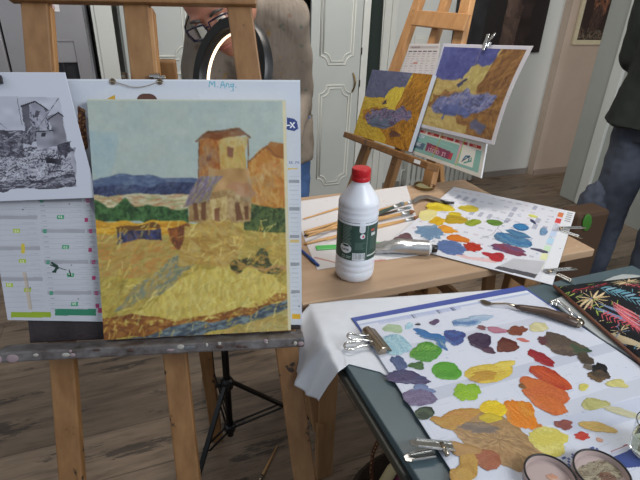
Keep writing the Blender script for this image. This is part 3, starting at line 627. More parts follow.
m = bw.poly(RR(-50, 184, 40, 180, 76, 173, 78, 187, -50, 191), '4b4a55', .05, .01) & pic; bw.strokes(m, G, 260, .05, .007, -.1, .3)
bw.line(RR(19, 99, 24, 125), .004, '6a6975'); bw.line(RR(60, 99, 40, 128), .004, '6a6975'); bw.line(RR(-2, 121, 9, 129), .004, '6a6975')
rp = paint_grid('reference_print', bw, plane_fn(E(*pq[0], .008), E(*pq[1], .008), E(*pq[2], .004), E(*pq[3], .008), curl=lambda U, V: (np.sin(np.pi * U * V)[..., None] * .002) * np.array(EN)), None, 'print', .0006)
tag(rp, 'white sheet with a black and white farm drawing, clipped left of the canvas', 'print')
bc = thing('binder_clip', 'small black binder clip holding the black and white sheet', 'clip', atD(4, 82, .84))
def clip_at(par, p, X, Y, N, w, d, mt, hmt, loop=.022, thick=.0085):
    b_ = MB(); b_.prism([p - X * w / 2 - N * thick, p + X * w / 2 - N * thick, p + X * w / 2 + N * 0, p - X * w / 2], Y, .002)
    b_.hexa([p - X * w / 2, p + X * w / 2, p + X * w / 2 + Y * d, p - X * w / 2 + Y * d, p - X * w / 2 + N * .001 + N * thick * .6, p + X * w / 2 + N * .001 + N * thick * .6, p + X * w / 2 + Y * d + N * .0015, p - X * w / 2 + Y * d + N * .0015])
    b_.build('clip_body', mt, par, bevel=.0006)
    for sg_ in (1, -1):
        L = [p + X * w * .28 + N * thick * .5, p + X * w * .2 - Y * loop * .6 + N * sg_ * thick * .6, p + X * w * .12 - Y * loop + N * sg_ * thick * .7, p - X * w * .12 - Y * loop + N * sg_ * thick * .7, p - X * w * .2 - Y * loop * .6 + N * sg_ * thick * .6, p - X * w * .28 + N * thick * .5]
        b_ = MB(); b_.tube(L, .0009, 6); b_.build('clip_handle', hmt, par, smooth='all')
pc = E(-.146, .437, .003); b_ = MB(); b_.prism([E(-.172, .434, .006), E(-.129, .438, .006), E(-.131, .452, .006), E(-.172, .449, .006)], EN, .009); b_.build('clip_body', 'black', bc, bevel=.002)
b_ = MB(); b_.tube([E(-.165, .45, -.003), E(-.165, .47, .0), E(-.14, .47, .0), E(-.14, .45, -.003)], .0009, 6); b_.build('clip_handle', 'steel', bc)
# ================================================================== RING LIGHT
RX = -.262; RY = 1.10
rg = thing('ring_light', 'lit round black ring light on a black tripod behind the near easel', 'ring light', (-.262, RY, 0))
rc = atD(228.5, 75, RY); rn = Vector((.62, .72, -.26)).normalized(); rx = Vector((0, 0, 1)).cross(rn).normalized() * -1; ry_ = rn.cross(rx)
def ringpts(r, off, n=65): return [rc + rn * off + rx * r * math.cos(2 * math.pi * k / (n - 1)) + ZD * 0 + ry_ * r * math.sin(2 * math.pi * k / (n - 1)) for k in range(n)]
RO, RI = .122, .093
b_ = MB(); n = 64; vs = []
for (r, o) in ((RI, .0), (RI + .003, -.006), (RO - .003, -.006), (RO, .0), (RO, .014), (RI, .014)): vs += [p for p in ringpts(r, o)[:-1]]
fs = [(a * n + k, ((a + 1) % 6) * n + k, ((a + 1) % 6) * n + (k + 1) % n, a * n + (k + 1) % n) for a in range(6) for k in range(n)]
b_.add(vs, fs); b_.build('ring_housing', 'black', rg, smooth=35)
vs = []; b_ = MB()
for (r, o) in ((RI - .001, .0142), (RI - .001, .021), (RI + .006, .021), (RI + .006, .0142)): vs += [p for p in ringpts(r, o)[:-1]]
fs = [(a * n + k, ((a + 1) % 4) * n + k, ((a + 1) % 4) * n + (k + 1) % n, a * n + (k + 1) % n) for a in range(4) for k in range(n)]
b_.add(vs, fs); b_.build('led_diffuser', 'led', rg, smooth=35)
for a_ in (2.35, .72):
    p = rc + rx * .111 * math.cos(a_) + ry_ * .111 * math.sin(a_) - rn * .0065; t_ = (-rx * math.sin(a_) + ry_ * math.cos(a_)); b_ = MB(); b_.box(p, .026, .008, .002, 0, t_, t_.cross(rn)); b_.build('vent_slot', 'steel_dark', rg)
pb = Vector((RX, RY, .09)); pt_ = rc - ry_ * 0 + Vector((0, 0, -RO - .004)); pt_ = Vector((rc.x, rc.y, rc.z - RO * 1.0)) - rn * 0
b_ = MB(); b_.tube([pt_ + Vector((0, 0, -.02)), pt_ + Vector((0, 0, .01))], .012, 12); b_.box(pt_ - Vector((0, 0, .03)), .03, .03, .03); b_.build('yoke', 'black', rg, bevel=.002)
b_ = MB(); b_.tube([pt_ - Vector((0, 0, .04)), Vector((RX, RY, .62))], .006, 14); b_.build('upper_pole', 'blackmetal', rg, smooth='all')
b_ = MB(); b_.tube([Vector((RX, RY, .64)), Vector((RX, RY, .07))], .0105, 16); b_.build('lower_pole', 'blackmetal', rg, smooth='all')
hz = .285; hub = Vector((RX, RY, hz))
b_ = MB(); b_.lathe(hub, [(.014, -.02), (.019, -.015), (.019, .012), (.013, .02)], 18); b_.beam(hub + Vector((-.05, -.012, .0)), hub + Vector((.0, -.005, .0)), .012, .016); b_.build('leg_collar', 'black', rg, bevel=.001)
lo = Vector((RX, RY, .105)); b_ = MB(); b_.lathe(lo, [(.013, -.015), (.018, -.01), (.018, .008), (.013, .013)], 18); b_.build('brace_collar', 'black', rg)
for fx, fy in ((.325, .10), (-.085, -.27), (-.16, .32)):
    ft = Vector((RX + fx, RY + fy, .008)); d = (ft - hub).normalized(); l_ = MB(); l_.beam(hub + Vector((fx, fy, 0)).normalized() * .016, ft, .014, .009, Vector((-fy, fx, 0))); l_ = l_.build('tripod_leg', 'blackmetal', rg, bevel=.001)
    b_ = MB(); b_.ell(ft, .011, .011, .008, 10); b_.build('rubber_foot', 'black', l_, smooth='all')
    mid = hub.lerp(ft, .48); b_ = MB(); sd = Vector((-fy, fx, 0)).normalized() * .009
    b_.beam(lo + sd, mid + sd, .006, .003, sd); b_.beam(lo - sd, mid - sd, .006, .003, sd); b_.build('brace', 'blackmetal', rg)
b_ = MB(); b_.tube([Vector((RX + .012, RY, 1.0)), Vector((RX - .016, RY - .02, .75)), Vector((RX - .032, RY - .02, .5)), Vector((RX - .030, RY - .02, .34)), Vector((RX - .015, RY - .03, .27)), Vector((RX + .002, RY - .03, .16)), Vector((RX + .0, RY - .01, .11))], .0022, 6); b_.build('cable', 'black', rg, smooth='all')
# ================================================================== SECOND EASEL
def rect_frame(a, b):
    a = Vector(a).normalized(); b = Vector(b); b = (b - a * b.dot(a)).normalized(); return a, b, a.cross(b)
FA, FB, FN = rect_frame((.44, -.892, .085), (.24, .2, .95))
FO = Vector((0, 0, CH)) + Vector(ray(353.5, 134).tolist()) * 2.05
def F(s, t, o=0.0): return FO + FA * s + FB * t - FN * o
def fp(x, y, off=0.0):
    o = FO - FN * off; r = Vector(ray(x, y).tolist()); c = Vector((0, 0, CH)); k = (o - c).dot(FN) / r.dot(FN); d = c + r * k - FO; return d.dot(FA), d.dot(FB)
e2 = thing('artist_easel', 'pale pine easel facing left behind the wooden work table', 'easel', (FO.x - .15, FO.y - .3, 0))
def fmember(nm, s0, t0, s1, t1, w, h, o, par=e2, mt='easel2'):
    b_ = MB(); b_.beam(F(s0, t0, o), F(s1, t1, o), w, h, FA); return b_.build(nm, mt, par, bevel=.003)
OF2 = .052
def fpost(pu, pl, w, nm='front_leg'):
    (s0, t0), (s1, t1) = fp(*pu, OF2), fp(*pl, OF2); k = (s1 - s0) / (t1 - t0)
    tb = -(F(s1, 0, OF2).z) / FB.z + .0; sb = s1 + k * (tb - t1); tb = -(F(sb, 0, OF2).z - .004) / FB.z
    tt = t0 + .12; b_ = MB(); b_.beam(F(s0 + k * .12, tt, OF2), F(sb, tb, OF2), w, .024, FA); b_.build(nm, 'easel2', e2, bevel=.003)
fpost((416, 10), (362, 160), .050); fpost((466, 10), (431, 175), .050)
fpost((437, 30), (393, 172), .040)
t_, u_ = fp(418, 18, .03), fp(472, 22, .03)
b_ = MB(); b_.beam(F(t_[0] - .02, t_[1], .027), F(u_[0] - .02, u_[1] - .003, .027), .012, .055, FN); b_.build('crossbar', 'easel2', e2, bevel=.003)
pR = F(.28, .30, .09); b_ = MB(); b_.beam(pR, Vector((.62, 1.93, .005)), .036, .022, FA); b_.build('rear_leg', 'easel2', e2, bevel=.003)
l0, l1 = fp(347, 136), fp(434, 169); b_ = MB(); b_.beam(F(-.03, -.012, -.005), F(l1[0], l1[1] + .004, -.005), .05, .024, FN); b_.build('ledge', 'ledge2', e2, bevel=.003)
b_ = MB(); b_.box(F(l1[0] - .055, l1[1] + .006, -.032), .03, .012, .004, 0, FA, FB); b_.build('dried_paint', 'paper', e2)
# second painting: generic field with pale rick and straw bank
P2W, P2H = .397, .268
def field_picture(w, h, seed, skyc, yel, org, blue, fn, gold):
    im = Img(w, h, yel[0], seed)
    full = im.mask([(-1, -1), (2, -1), (2, 2), (-1, 2)]); im.strokes(full, yel, 900, .08, .012, .1, .5)
    m = im.poly([(-.1, -.1), (.74, -.1), (.66, .2), (.5, .36), (.3, .40), (-.1, .42)], skyc[0], .03, .01); im.strokes(m, skyc, 380, .1, .016, .3, 1, .5)
    m = im.poly([(-.1, .42), (.4, .39), (.45, .50), (.2, .58), (-.1, .56)], yel[1], .04, .01); im.strokes(m, yel, 260, .06, .010, .05, .25)
    m = im.poly([(.38, .48), (.40, .34), (.45, .24), (.51, .20), (.58, .22), (.63, .20), (.68, .28), (.66, .40), (.60, .50), (.50, .52)], gold[0], .03, .008); im.strokes(m, gold, 160, .05, .010, 1.9, .3)
    m = im.poly([(.60, .50), (.68, .16), (.76, -.1), (1.1, -.1), (1.1, .7), (.8, .62)], org[0], .04, .01); im.strokes(m, org, 460, .09, .012, 2.2, .4)
    m = im.poly([(.05, .60), (.3, .52), (.5, .55), (.8, .5), (1.1, .55), (1.1, 1.1), (.6, 1.1), (.62, .9), (.4, .78), (.1, .75)], org[1], .05, .02); im.strokes(m, org, 620, .05, .012, .5, .9)
    m = im.poly([(-.1, .72), (.3, .78), (.6, .95), (.6, 1.1), (-.1, 1.1)], yel[0], .04, .02); im.strokes(m, yel, 300, .07, .012, .15, .4)
    # low lavender bushes
    m = im.poly([(.10, .74), (.16, .62), (.34, .55), (.48, .50), (.60, .52), (.74, .45), (.86, .50), (.84, .62), (.68, .70), (.56, .76), (.36, .77), (.2, .80)], blue[0], .04, .02); im.strokes(m, blue, 420, .06, .012, 2.8, .5)
    m = im.poly([(.22, .76), (.3, .68), (.56, .66), (.62, .74), (.5, .79), (.3, .81)], blue[2], .03, .02)
    im.line([(.1, .74), (.17, .62), (.35, .55), (.48, .5)], .008, blue[3], .7); im.line([(.2, .8), (.36, .77), (.56, .77), (.7, .7)], .008, blue[3], .6)
    m = im.poly([(.36, .44), (.44, .40), (.46, .46), (.38, .48)], blue[3], .03, .02)
    m = im.poly([(.64, .82), (.72, .78), (.84, .82), (.80, .89), (.68, .9)], fn, .03, .02)
    return im
im = field_picture(200, 140, 41, ['5b5f7c', '525674', '686b84', '4b4f70'], ['b89a2c', 'c2a638', 'a88a2a', 'ccb446'], ['9a6a1e', 'a8761f', '8a5a1c', 'b8842c', '6e4a1e'], ['7a6c8c', '8a7c9a', '5d6a80', '3c3044', '6c6080'], '5c3a2c', ['c9b43c', 'b8a034', 'd8c650'])
p2 = thing('canvas_painting', 'small canvas of a yellow field under a slate blue sky on the pine easel', 'painting', F(.2, 0, .01))
paint_grid('painted_face', im, plane_fn(F(0, P2H), F(P2W, P2H), F(P2W, 0), F(0, 0)), p2, 'paint')
b_ = MB(); b_.hexa([F(0, 0, .018), F(P2W, 0, .018), F(P2W, P2H, .018), F(0, P2H, .018), F(0, 0, .0006), F(P2W, 0, .0006), F(P2W, P2H, .0006), F(0, P2H, .0006)]); b_.build('canvas_edge', mat('white_primed_edge', 'c4cbd8', .7), p2)
im = field_picture(210, 165, 43, ['4b4f86', '434880', '565a90', '3f4378'], ['a8935a', 'b09c62', '9a844c', 'b9a76c'], ['7e5a36', '8a653a', '6b4a2e', '9a7440', '5a3d28'], ['777a9c', '8a8cae', '55608f', '3a3a55', '6a6f9c'], '5a5a70', ['a89a60', 'b5a86c', '94854e'])
im.soft(3); a_ = im.a; a_[:6] = a_[-7:] = np.array([.72, .72, .76]); a_[:, :6] = np.array([.70, .71, .77]); a_[:, -9:] = np.array([.74, .73, .75])
im.line([(.49, 0), (.46, 1)], .006, 'a08a70', .5); im.line([(0, .52), (1, .5)], .004, '9a8468', .3)
def onF(x, y, off):
    s_, t_ = fp(x, y, off); return F(s_, t_, off)
pk = [onF(443, 43.5, .026), onF(534.5, 46.5, .022), onF(496, 146, .020), onF(418.5, 127, .024)]
pr = paint_grid('art_print', im, plane_fn(*pk, curl=lambda U, V: ((U ** 3) * .008 * (1 - V * .4))[..., None] * np.array(FN) + (np.sin(np.pi * V) * U ** 2 * .014)[..., None] * -np.array(FA)), None, 'print', .0008)
tag(pr, 'large curling paper print of the yellow field scene clipped right of the small canvas', 'print')
# print support board + clip
bd = thing('calendar', 'teal printed calendar sheet with red headings under the large print', 'calendar', F(.5, 0, .04))
tc_ = Img(300, 260, 'c2c0bc', 51)
kq = [onF(447, 60, .029), onF(500, 62, .029), onF(480.5, 178, .029), onF(402, 150, .029)]
tc_.rect(0, .66, 1, 1, 'c8c4bd'); 
tc_.rect(.02, .775, .965, .965, '7fa8a0'); tc_.rect(.02, .775, .16, .965, '6f98a0')
for x0, x1 in ((.16, .24), (.27, .44), (.46, .64), (.66, .82), (.84, .98)): tc_.rect(x0 - .03, .735, x1 - .03, .762, 'a8322e'); text(tc_, 'MARS', x0 + .01, .74, 1, 'd8b0a0', True)
tc_.rect(.74, .765, .90, .94, 'cfcdc6'); tc_.rect(.70, .74, .73, .95, 'c79aa8')
tc_.rect(.10, .86, .27, .93, '4d6678'); text(tc_, 'SARL', .115, .866, 2, 'c8d0d4', True)
tc_.poly([(.29, .84), (.62, .86), (.65, .93), (.60, .935), (.30, .925)], '7d3a55', .01, 0); text(tc_, 'LE CREDIT', .33, .885, 2, 'c8a8b4', True); text(tc_, 'AGRICOLE', .36, .862, 1, 'c07a50', True)
tc_.poly([(.61, .875), (.655, .865), (.645, .935), (.61, .93)], 'a8404c', .01, 0)
tc_.rect(.10, .785, .22, .81, 'b5c4cc'); text(tc_, 'E-MAIL', .12, .79, 1, '5a6a90', True); tc_.line([(.3, .80), (.62, .815)], .003, 'a8c4c0', .7)
tc_.line([(.78, .90), (.80, .86), (.84, .85), (.845, .89)], .013, '2f6a8a'); tc_.line([(.80, .92), (.87, .885), (.865, .86)], .011, '3d8a7a'); tc_.line([(.77, .915), (.85, .845)], .008, '2a3a50')
for x, c in ((.045, '8fb03a'), (.43, '9aa03a'), (.725, '86c03c')): tc_.line([(x + .02, .69), (x - .01, .97)], .010, c, .8)
tc_.line([(.02, .70), (.035, .9)], .012, 'c060a0', .8)
paint_grid('calendar_face', tc_, plane_fn(*kq), bd, 'print', .0008)
d2 = kq[1] - kq[0]; mid = [p - FN * .003 for p in kq]
b_ = MB(); b_.hexa([p - FN * .006 for p in (kq[3], kq[2], kq[1], kq[0])] + [p - FN * .002 for p in (kq[3], kq[2], kq[1], kq[0])]); b_.build('backing_card', 'paper', bd)
sp = Vector(pk[0].lerp(pk[1], .53)); ck = thing('bulldog_clip', 'steel bulldog clip at the top edge of the large print', 'clip', sp)
pa = (pk[1] - pk[0]).normalized(); pn_ = FN
b_ = MB(); b_.prism([sp - pa * .006 - FB * .018 + pn_ * .004, sp + pa * .006 - FB * .018 + pn_ * .004, sp + pa * .007 + FB * .03 + pn_ * .006, sp - pa * .005 + FB * .03 + pn_ * .006], pn_, .003); b_.prism([sp - pa * .012 - FB * .006 - pn_ * .008, sp + pa * .012 - FB * .006 - pn_ * .008, sp + pa * .012 + FB * .01 - pn_ * .008, sp - pa * .012 + FB * .01 - pn_ * .008], pn_, .012); b_.build('clip_jaw', 'chrome', ck, bevel=.001)
b_ = MB(); b_.tube([sp + pa * .004 + FB * .004 + pn_ * .004, sp + pa * .03 + FB * .02 + pn_ * .012, sp + pa * .034 + FB * .03 + pn_ * .012, sp + pa * .022 + FB * .026 + pn_ * .008, sp + pa * .01 + FB * .008 + pn_ * .004], .003, 8); b_.build('clip_handle', 'chrome', ck, smooth='all')
sc_ = Img(130, 110, 'bdb8b8', 61); sc_.rect(.03, .05, .97, .12, 'a09a9a'); text(sc_, 'CALENDRIER', .1, .06, 1, '5a3a3a')
for k in range(6): sc_.rect(.05 + k * .155, .17, .17 + k * .155, .20, '3c3838')
for k in range(60):
    x = .05 + .155 * (k % 6); y = .24 + (k // 6) * .06; sc_.rect(x, y, x + .03 + .08 * sc_.rng.random(), y + .02, '9a9496'); 
sc_.rect(.3, .45, .42, .5, 'b07868'); sc_.rect(0, .9, 1, 1, 'c0a070')
cs_ = [fp(410, 44, .03), fp(440, 44, .03), fp(436, 84, .03), fp(398, 84, .03)]
sh = paint_grid('calendar_sheet', sc_, plane_fn(*[F(*c, .028) for c in cs_]), None, 'print', .0008); tag(sh, 'small off-white calendar sheet pinned on the pine easel behind the small canvas', 'calendar')
# ================================================================== TABLES
TZ = .75
def table(name, label, u0, u1, v0, v1, mt, edge, trestles, th=.022):
    c = UV((u0 + u1) / 2, (v0 + v1) / 2, 0); t = thing(name, label, 'table', c)
    b_ = MB(); b_.ubox(u0, u1, v0, v1, TZ - th, TZ); tp = b_.build('tabletop', mt, t, bevel=.003)
    for tu in trestles:
        b_ = MB(); b_.ubox(tu - .022, tu + .022, v0 + .01, v1 - .03, TZ - th - .062, TZ - th - .001); b_.build('trestle_beam', 'pine', t, bevel=.003)
        for vv in (v0 + .10, v1 - .10):
            b_ = MB(); b_.beam(UV(tu + .035, vv, TZ - th - .05), UV(tu + .055, vv + (.04 if vv < 1 else 0), .003), .052, .026, UD); b_.build('leg', 'pine', t, bevel=.003)
            b_ = MB(); b_.beam(UV(tu - .035, vv + .03, TZ - th - .05), UV(tu + .03, vv + .03, .22), .034, .020, UD); b_.build('brace', 'pine', t, bevel=.003)
        for zz in (.24, .44):
            b_ = MB(); b_.ubox(tu + .015, tu + .033, v0 + .10, v1 - .08, zz - .02, zz + .02); b_.build('crossbar', 'pine', t, bevel=.002)
    for zz in (.44, .37):
        b_ = MB(); b_.ubox(trestles[0] + .04, trestles[-1] - .02, v1 - .14, v1 - .12, zz - .018, zz + .018); b_.build('stretcher', 'pine', t, bevel=.002)
    return t
t1 = table('work_table', 'birch-topped trestle table carrying the white bottle and brushes', .285, 1.105, .792, 1.365, 'top_wood', 'top_wood', (.36, .92))
t2 = thing('work_table', 'dark grey laminate table in the right foreground carrying the big paint sheet', 'table', UV(.7, .4, 0))
b_ = MB(); b_.ubox(.297, 1.123, .06, .697, TZ - .016, TZ); b_.build('tabletop', 'grey_top', t2, bevel=.002)
b_ = MB(); b_.ubox(.288, 1.11, .075, .69, TZ - .032, TZ - .0165); b_.build('base_board', 'rim', t2, bevel=.002)
for uu in (.50, 1.0):
    for vv in (.12, .60):
        b_ = MB(); b_.beam(UV(uu, vv, TZ - .033), UV(uu, vv, .003), .04, .04, VD); b_.build('leg', 'pine', t2, bevel=.003)
    b_ = MB(); b_.ubox(uu - .02, uu + .02, .08, .64, TZ - .075, TZ - .033); b_.build('rail', 'pine', t2, bevel=.003)
# ---- bottle
B0 = T(353.8, 274.5, TZ)
bo = thing('solvent_bottle', 'white plastic bottle with a red screw cap and dark green label', 'bottle', B0)
R_ = .0425
SB = 1.045
prof = [(.030, .0), (.037, .002), (.041, .009), (R_, .02), (R_, .026), (.0412, .029), (R_, .032), (R_, .041), (.0412, .044), (R_, .047), (R_, .056), (.0418, .058), (.0418, .146), (R_, .148), (R_, .153), (.0408, .157), (R_, .161), (R_, .166), (.0408, .170), (R_, .174), (R_, .179), (.0410, .183), (R_, .187), (.0415, .192), (.0385, .200), (.0200, .228), (.0178, .232), (.0172, .238), (.0172, .245)]
prof = [(r * SB, z * .972) for r, z in prof]
b_ = MB(); b_.lathe(B0, prof, 48); b_.build('body', 'bottle', bo, smooth=50)
b_ = MB(); b_.lathe(B0, [(.0198, .231), (.0203, .232), (.0203, .239), (.0197, .240), (.0203, .241), (.0203, .254), (.019, .2575), (.004, .2585)], 40)
b_.build('cap', 'red_cap', bo, smooth=35)
b_ = MB()
for k in range(40): a = k * math.pi / 20; b_.tube([B0 + Vector((math.cos(a) * .0192, math.sin(a) * .0203, .242)), B0 + Vector((math.cos(a) * .0192, math.sin(a) * .0203, .253))], .0006, 4)
b_.build('cap_ribs', 'red_cap', bo)
lb = Img(420, 250, '2f4a41', 71)
r_ = lb.rng
def Lr(x0, y0, x1, y1, c): lb.rect(x0, y0, x1, y1, c)
for k in range(17):
    y = .06 + k * .036; lb.line([(.23, y), (.23 + .13 * (.7 + .3 * r_.random()), y)], .005, 'b4c4be', .85)
for k in range(7):
    y = .52 + k * .028; lb.line([(.40, y), (.40 + .14 * (.6 + .4 * r_.random()), y)], .003, '7f948c', .65)
for k in range(14):
    y = .2 + k * .04; lb.line([(.60, y), (.60 + .1 * (.6 + .4 * r_.random()), y)], .003, '8fa39c', .6)
Lr(.445, 0, .52, .2, 'd5d9df'); lb.ellp(.4825, .2, .037, .055, 'd5d9df'); 
for k in range(4): lb.line([(.462, .05 + k * .04), (.503, .05 + k * .04)], .003, '9aa0aa', .8)
lb.ellp(.49, .345, .032, .065, 'd5d9df'); lb.poly([(.475, .37), (.487, .30), (.502, .33), (.505, .355), (.49, .385)], 'c0343a', .01)
lb.ellp(.28, .70, .080, .128, 'd9dcdf'); lb.poly([(.225, .63), (.28, .655), (.335, .63), (.32, .60), (.28, .585), (.24, .60)], '2f4a41', .01, 0); text(lb, 'LAVE', .225, .70, 3, '4a5a56'); 
Lr(.375, .79, .535, .99, 'd5d9df')
x = .385
while x < .525: w = .002 + .005 * r_.random(); Lr(x, .81, x + w, .96, '5a645f'); x += w + .004 + .003 * r_.random()
Lr(.23, .88, .275, .97, '8fa39c'); Lr(.235, .9, .27, .95, '52685f'); Lr(.29, .89, .36, .91, '8fa39c'); Lr(.29, .93, .35, .95, '8fa39c')
lb.line([(.555, .0), (.555, 1)], .005, '9fb0a9', .9); Lr(.57, .86, .75, .9, 'c5cbc9'); Lr(.60, .18, .66, .23, 'c25048'); Lr(.61, .28, .68, .36, 'c8cdcc')
lb.poly([(.0, .0), (.2, 0), (.2, 1), (0, 1)], '3a5a50', .01, 0)
ca = math.atan2(-B0.y, -B0.x)
def labfn(U, V):
    a = ca + (U - .414) * math.radians(227); r = .0424 * SB
    return B0.x + np.cos(a) * r, B0.y + np.sin(a) * r, B0.z + .060 + V * .090 + 0 * U
paint_grid('label', lb, labfn, bo, 'print')
# ---- white sketch sheet under the brushes
ss = Img(200, 160, 'cfcdcf', 81)
for k in range(26):
    x, y = ss.rng.random(2); ss.line([(x, y), (x + .02 * ss.rng.normal(), y + .02 * ss.rng.normal())], .006, 'b5a490', .6)
ss.line([(.02, .86), (.2, .97), (.6, 1.0)], .012, 'b07a70', .9); ss.line([(.1, .6), (.2, .5), (.3, .62)], .006, 'c2ac8c', .7)
qa = [UV(.42, 1.345, TZ + .0012), UV(.885, 1.372, TZ + .0012), UV(.80, .905, TZ + .0012), UV(.365, .915, TZ + .0012)]
qa = [T(302, 201, TZ + .0012), T(407, 183.5, TZ + .0012), T(452, 250, TZ + .0012), T(323, 268, TZ + .0012)]
qa = [UV(.43, 1.33, TZ + .0012), UV(.865, 1.362, TZ + .0012), UV(.66, .905, TZ + .0012), UV(.365, .915, TZ + .0012)]
o = paint_grid('sketch_paper', ss, plane_fn(*qa), None, 'print', .001); tag(o, 'white sketch paper with faint ochre marks lying under the brushes', 'paper')
# ---- brushes and pencils
ZB = TZ + .0045
def brush(p, q, hm, hr, tipm=None, fer='foil', tl=.02, fl_=.03, label='', nm='paint_brush', lift=0.0, zt=0.0):
    hr *= 1.3 if tipm else 1.1; p = T(*p, ZB + lift); q = T(*q, ZB + lift + zt); d = (q - p).normalized(); L = (q - p).length
    t = thing(nm, label, 'brush' if tipm else ('pencil' if 'pencil' in nm else 'stick'), (p + q) / 2, 'brushes and pencils on the sketch paper')
    b_ = MB(); e = L - (fl_ + tl if tipm else 0); 
    b_.tube([p, p + d * .01, p + d * e * .3, p + d * e * .75, p + d * e], [hr * .4, hr * .7, hr * .8, hr * 1.05, hr * .8], 10); b_.build('handle', hm, t, smooth='all')
    if tipm:
        b_ = MB(); b_.tube([p + d * e, p + d * (e + fl_ * .4), p + d * (e + fl_)], [hr * .85, hr * .95, hr * 1.1], 12); b_.build('ferrule', fer, t, smooth='all')
        b_ = MB(); b_.tube([p + d * (e + fl_), p + d * (e + fl_ + tl * .5), p + d * L], [hr * 1.0, hr * 1.2, hr * .5], 10); b_.build('bristles', tipm, t, smooth='all')
    else:
        b_ = MB(); b_.tube([p - d * .003, p + d * .011], [hr * .1, hr * .55], 8); b_.build('tip', 'brush_wood', t, smooth='all')
    return t
brush((303, 219), (352, 204), 'brush_wood', .0028, None, label='thin pale pencil lying furthest back behind the white bottle', nm='wooden_pencil')
brush((304, 232), (418, 200), 'brush_wood', .0042, 'bristle_grey', label='long pale brush with grey bristles, furthest from the camera', lift=.001)
brush((304, 235.5), (411, 207), 'darkwood', .0032, 'bristle_grey', fl_=.04, label='dark-handled thin brush with grey bristles behind the bottle', lift=.0)
brush((305, 234), (414, 211.5), 'brush_wood', .0046, 'bristle', label='wooden brush whose brown tip lies between two others right of bottle', lift=.006)
brush((304, 244), (418, 217.5), 'brush_wood', .0042, 'bristle', fl_=.032, label='nearest long wooden brush with a brown tip right of the bottle')
brush((352, 224), (404, 203), 'brush_green', .0044, 'bristle_grey', fl_=.035, label='dark green handled brush crossing the others right of the bottle', lift=.012)
brush((326, 240), (368, 227), 'brush_wood', .0035, None, label='short wooden stick lying against the left of the bottle', nm='wooden_pencil', lift=.003)
brush((307, 237), (352, 218), 'brush_wood', .0036, None, label='natural wood pencil lying across the brush handles', nm='wooden_pencil', lift=.011)
brush((299, 248), (318.5, 265.5), 'pencil_blue', .0038, None, label='blue pencil at the near left edge of the sketch paper', nm='coloured_pencil')
b_ = MB(); p, q = T(316, 248, TZ + .003), T(408, 242.5, TZ + .003); b_.beam(p, q, .022, .003, (q - p).cross(ZD)); o = b_.build('green_ruler', 'green_plastic', bevel=.001); tag(o, 'translucent green ruler lying behind the white bottle', 'ruler')
# ---- paint tube
tb = thing('paint_tube', 'crumpled silver paint tube with black cap lying beside the bottle', 'paint tube', T(405, 252, TZ))
p, q = T(370, 250.5, TZ), T(437, 255.5, TZ); ax = (q - p).normalized(); sd = ZD.cross(ax); L = (q - p).length; rnd = random.Random(5)
vs = []; fs = []; N = 20; K = 16
for i in range(K + 1):
    t = i / K; w = .0235 - .003 * t; hh = .0020 + .0165 * min(1, t * 1.9) ** .7
    for k in range(N):
        a = 2 * math.pi * k / N; cr = 1 + (.16 * (1 - t) + .02) * rnd.uniform(-1, 1)
        vs.append(p + ax * L * .86 * t + sd * math.cos(a) * w * (1 + .12 * (1 - t)) * (1 if abs(math.cos(a)) > .95 else cr) + ZD * (hh + .001 + math.sin(a) * hh * cr * .97))
for i in range(K):
    for k in range(N): fs.append((i * N + k, i * N + (k + 1) % N, (i + 1) * N + (k + 1) % N, (i + 1) * N + k))
fs.append(tuple(range(N))); fs.append(tuple(K * N + k for k in range(N)))
b_ = MB(); b_.add(vs, fs); b_.build('tube_body', 'foil', tb, smooth=25)
b_ = MB(); b_.lathe(p + ax * L * .86 + ZD * .0185, [(.0178, -.030), (.0186, -.029), (.0186, 0), (.018, .003), (.012, .006), (.009, .008)], 28, 0, ax); b_.build('tube_shoulder', 'tube_paint', tb, smooth=40)
b_ = MB(); b_.lathe(p + ax * L * .86 + ZD * .0185, [(.010, .0075), (.0105, .009), (.0095, .020), (.008, .0215)], 20, 0, ax); b_.build('cap', 'black', tb, smooth=40)
# ---- jar lid with yellow paint
p = T(424, 187.5, TZ); jl = thing('jar_lid', 'upturned jar lid holding pale yellow paint at the far table edge', 'lid', p)
b_ = MB(); b_.lathe(p, [(.030, 0), (.034, .001), (.0355, .010), (.0345, .010), (.033, .003), (.001, .003)], 32); b_.build('rim', 'brass', jl, smooth=40)
b_ = MB(); b_.lathe(p, [(.031, .0032), (.028, .0055), (.015, .0048), (.001, .0052)], 24); b_.build('paint_fill', mat('pale_yellow_paint', 'c0b880', .35, 0, 'd0caa0', 60, .6), jl, smooth='all')
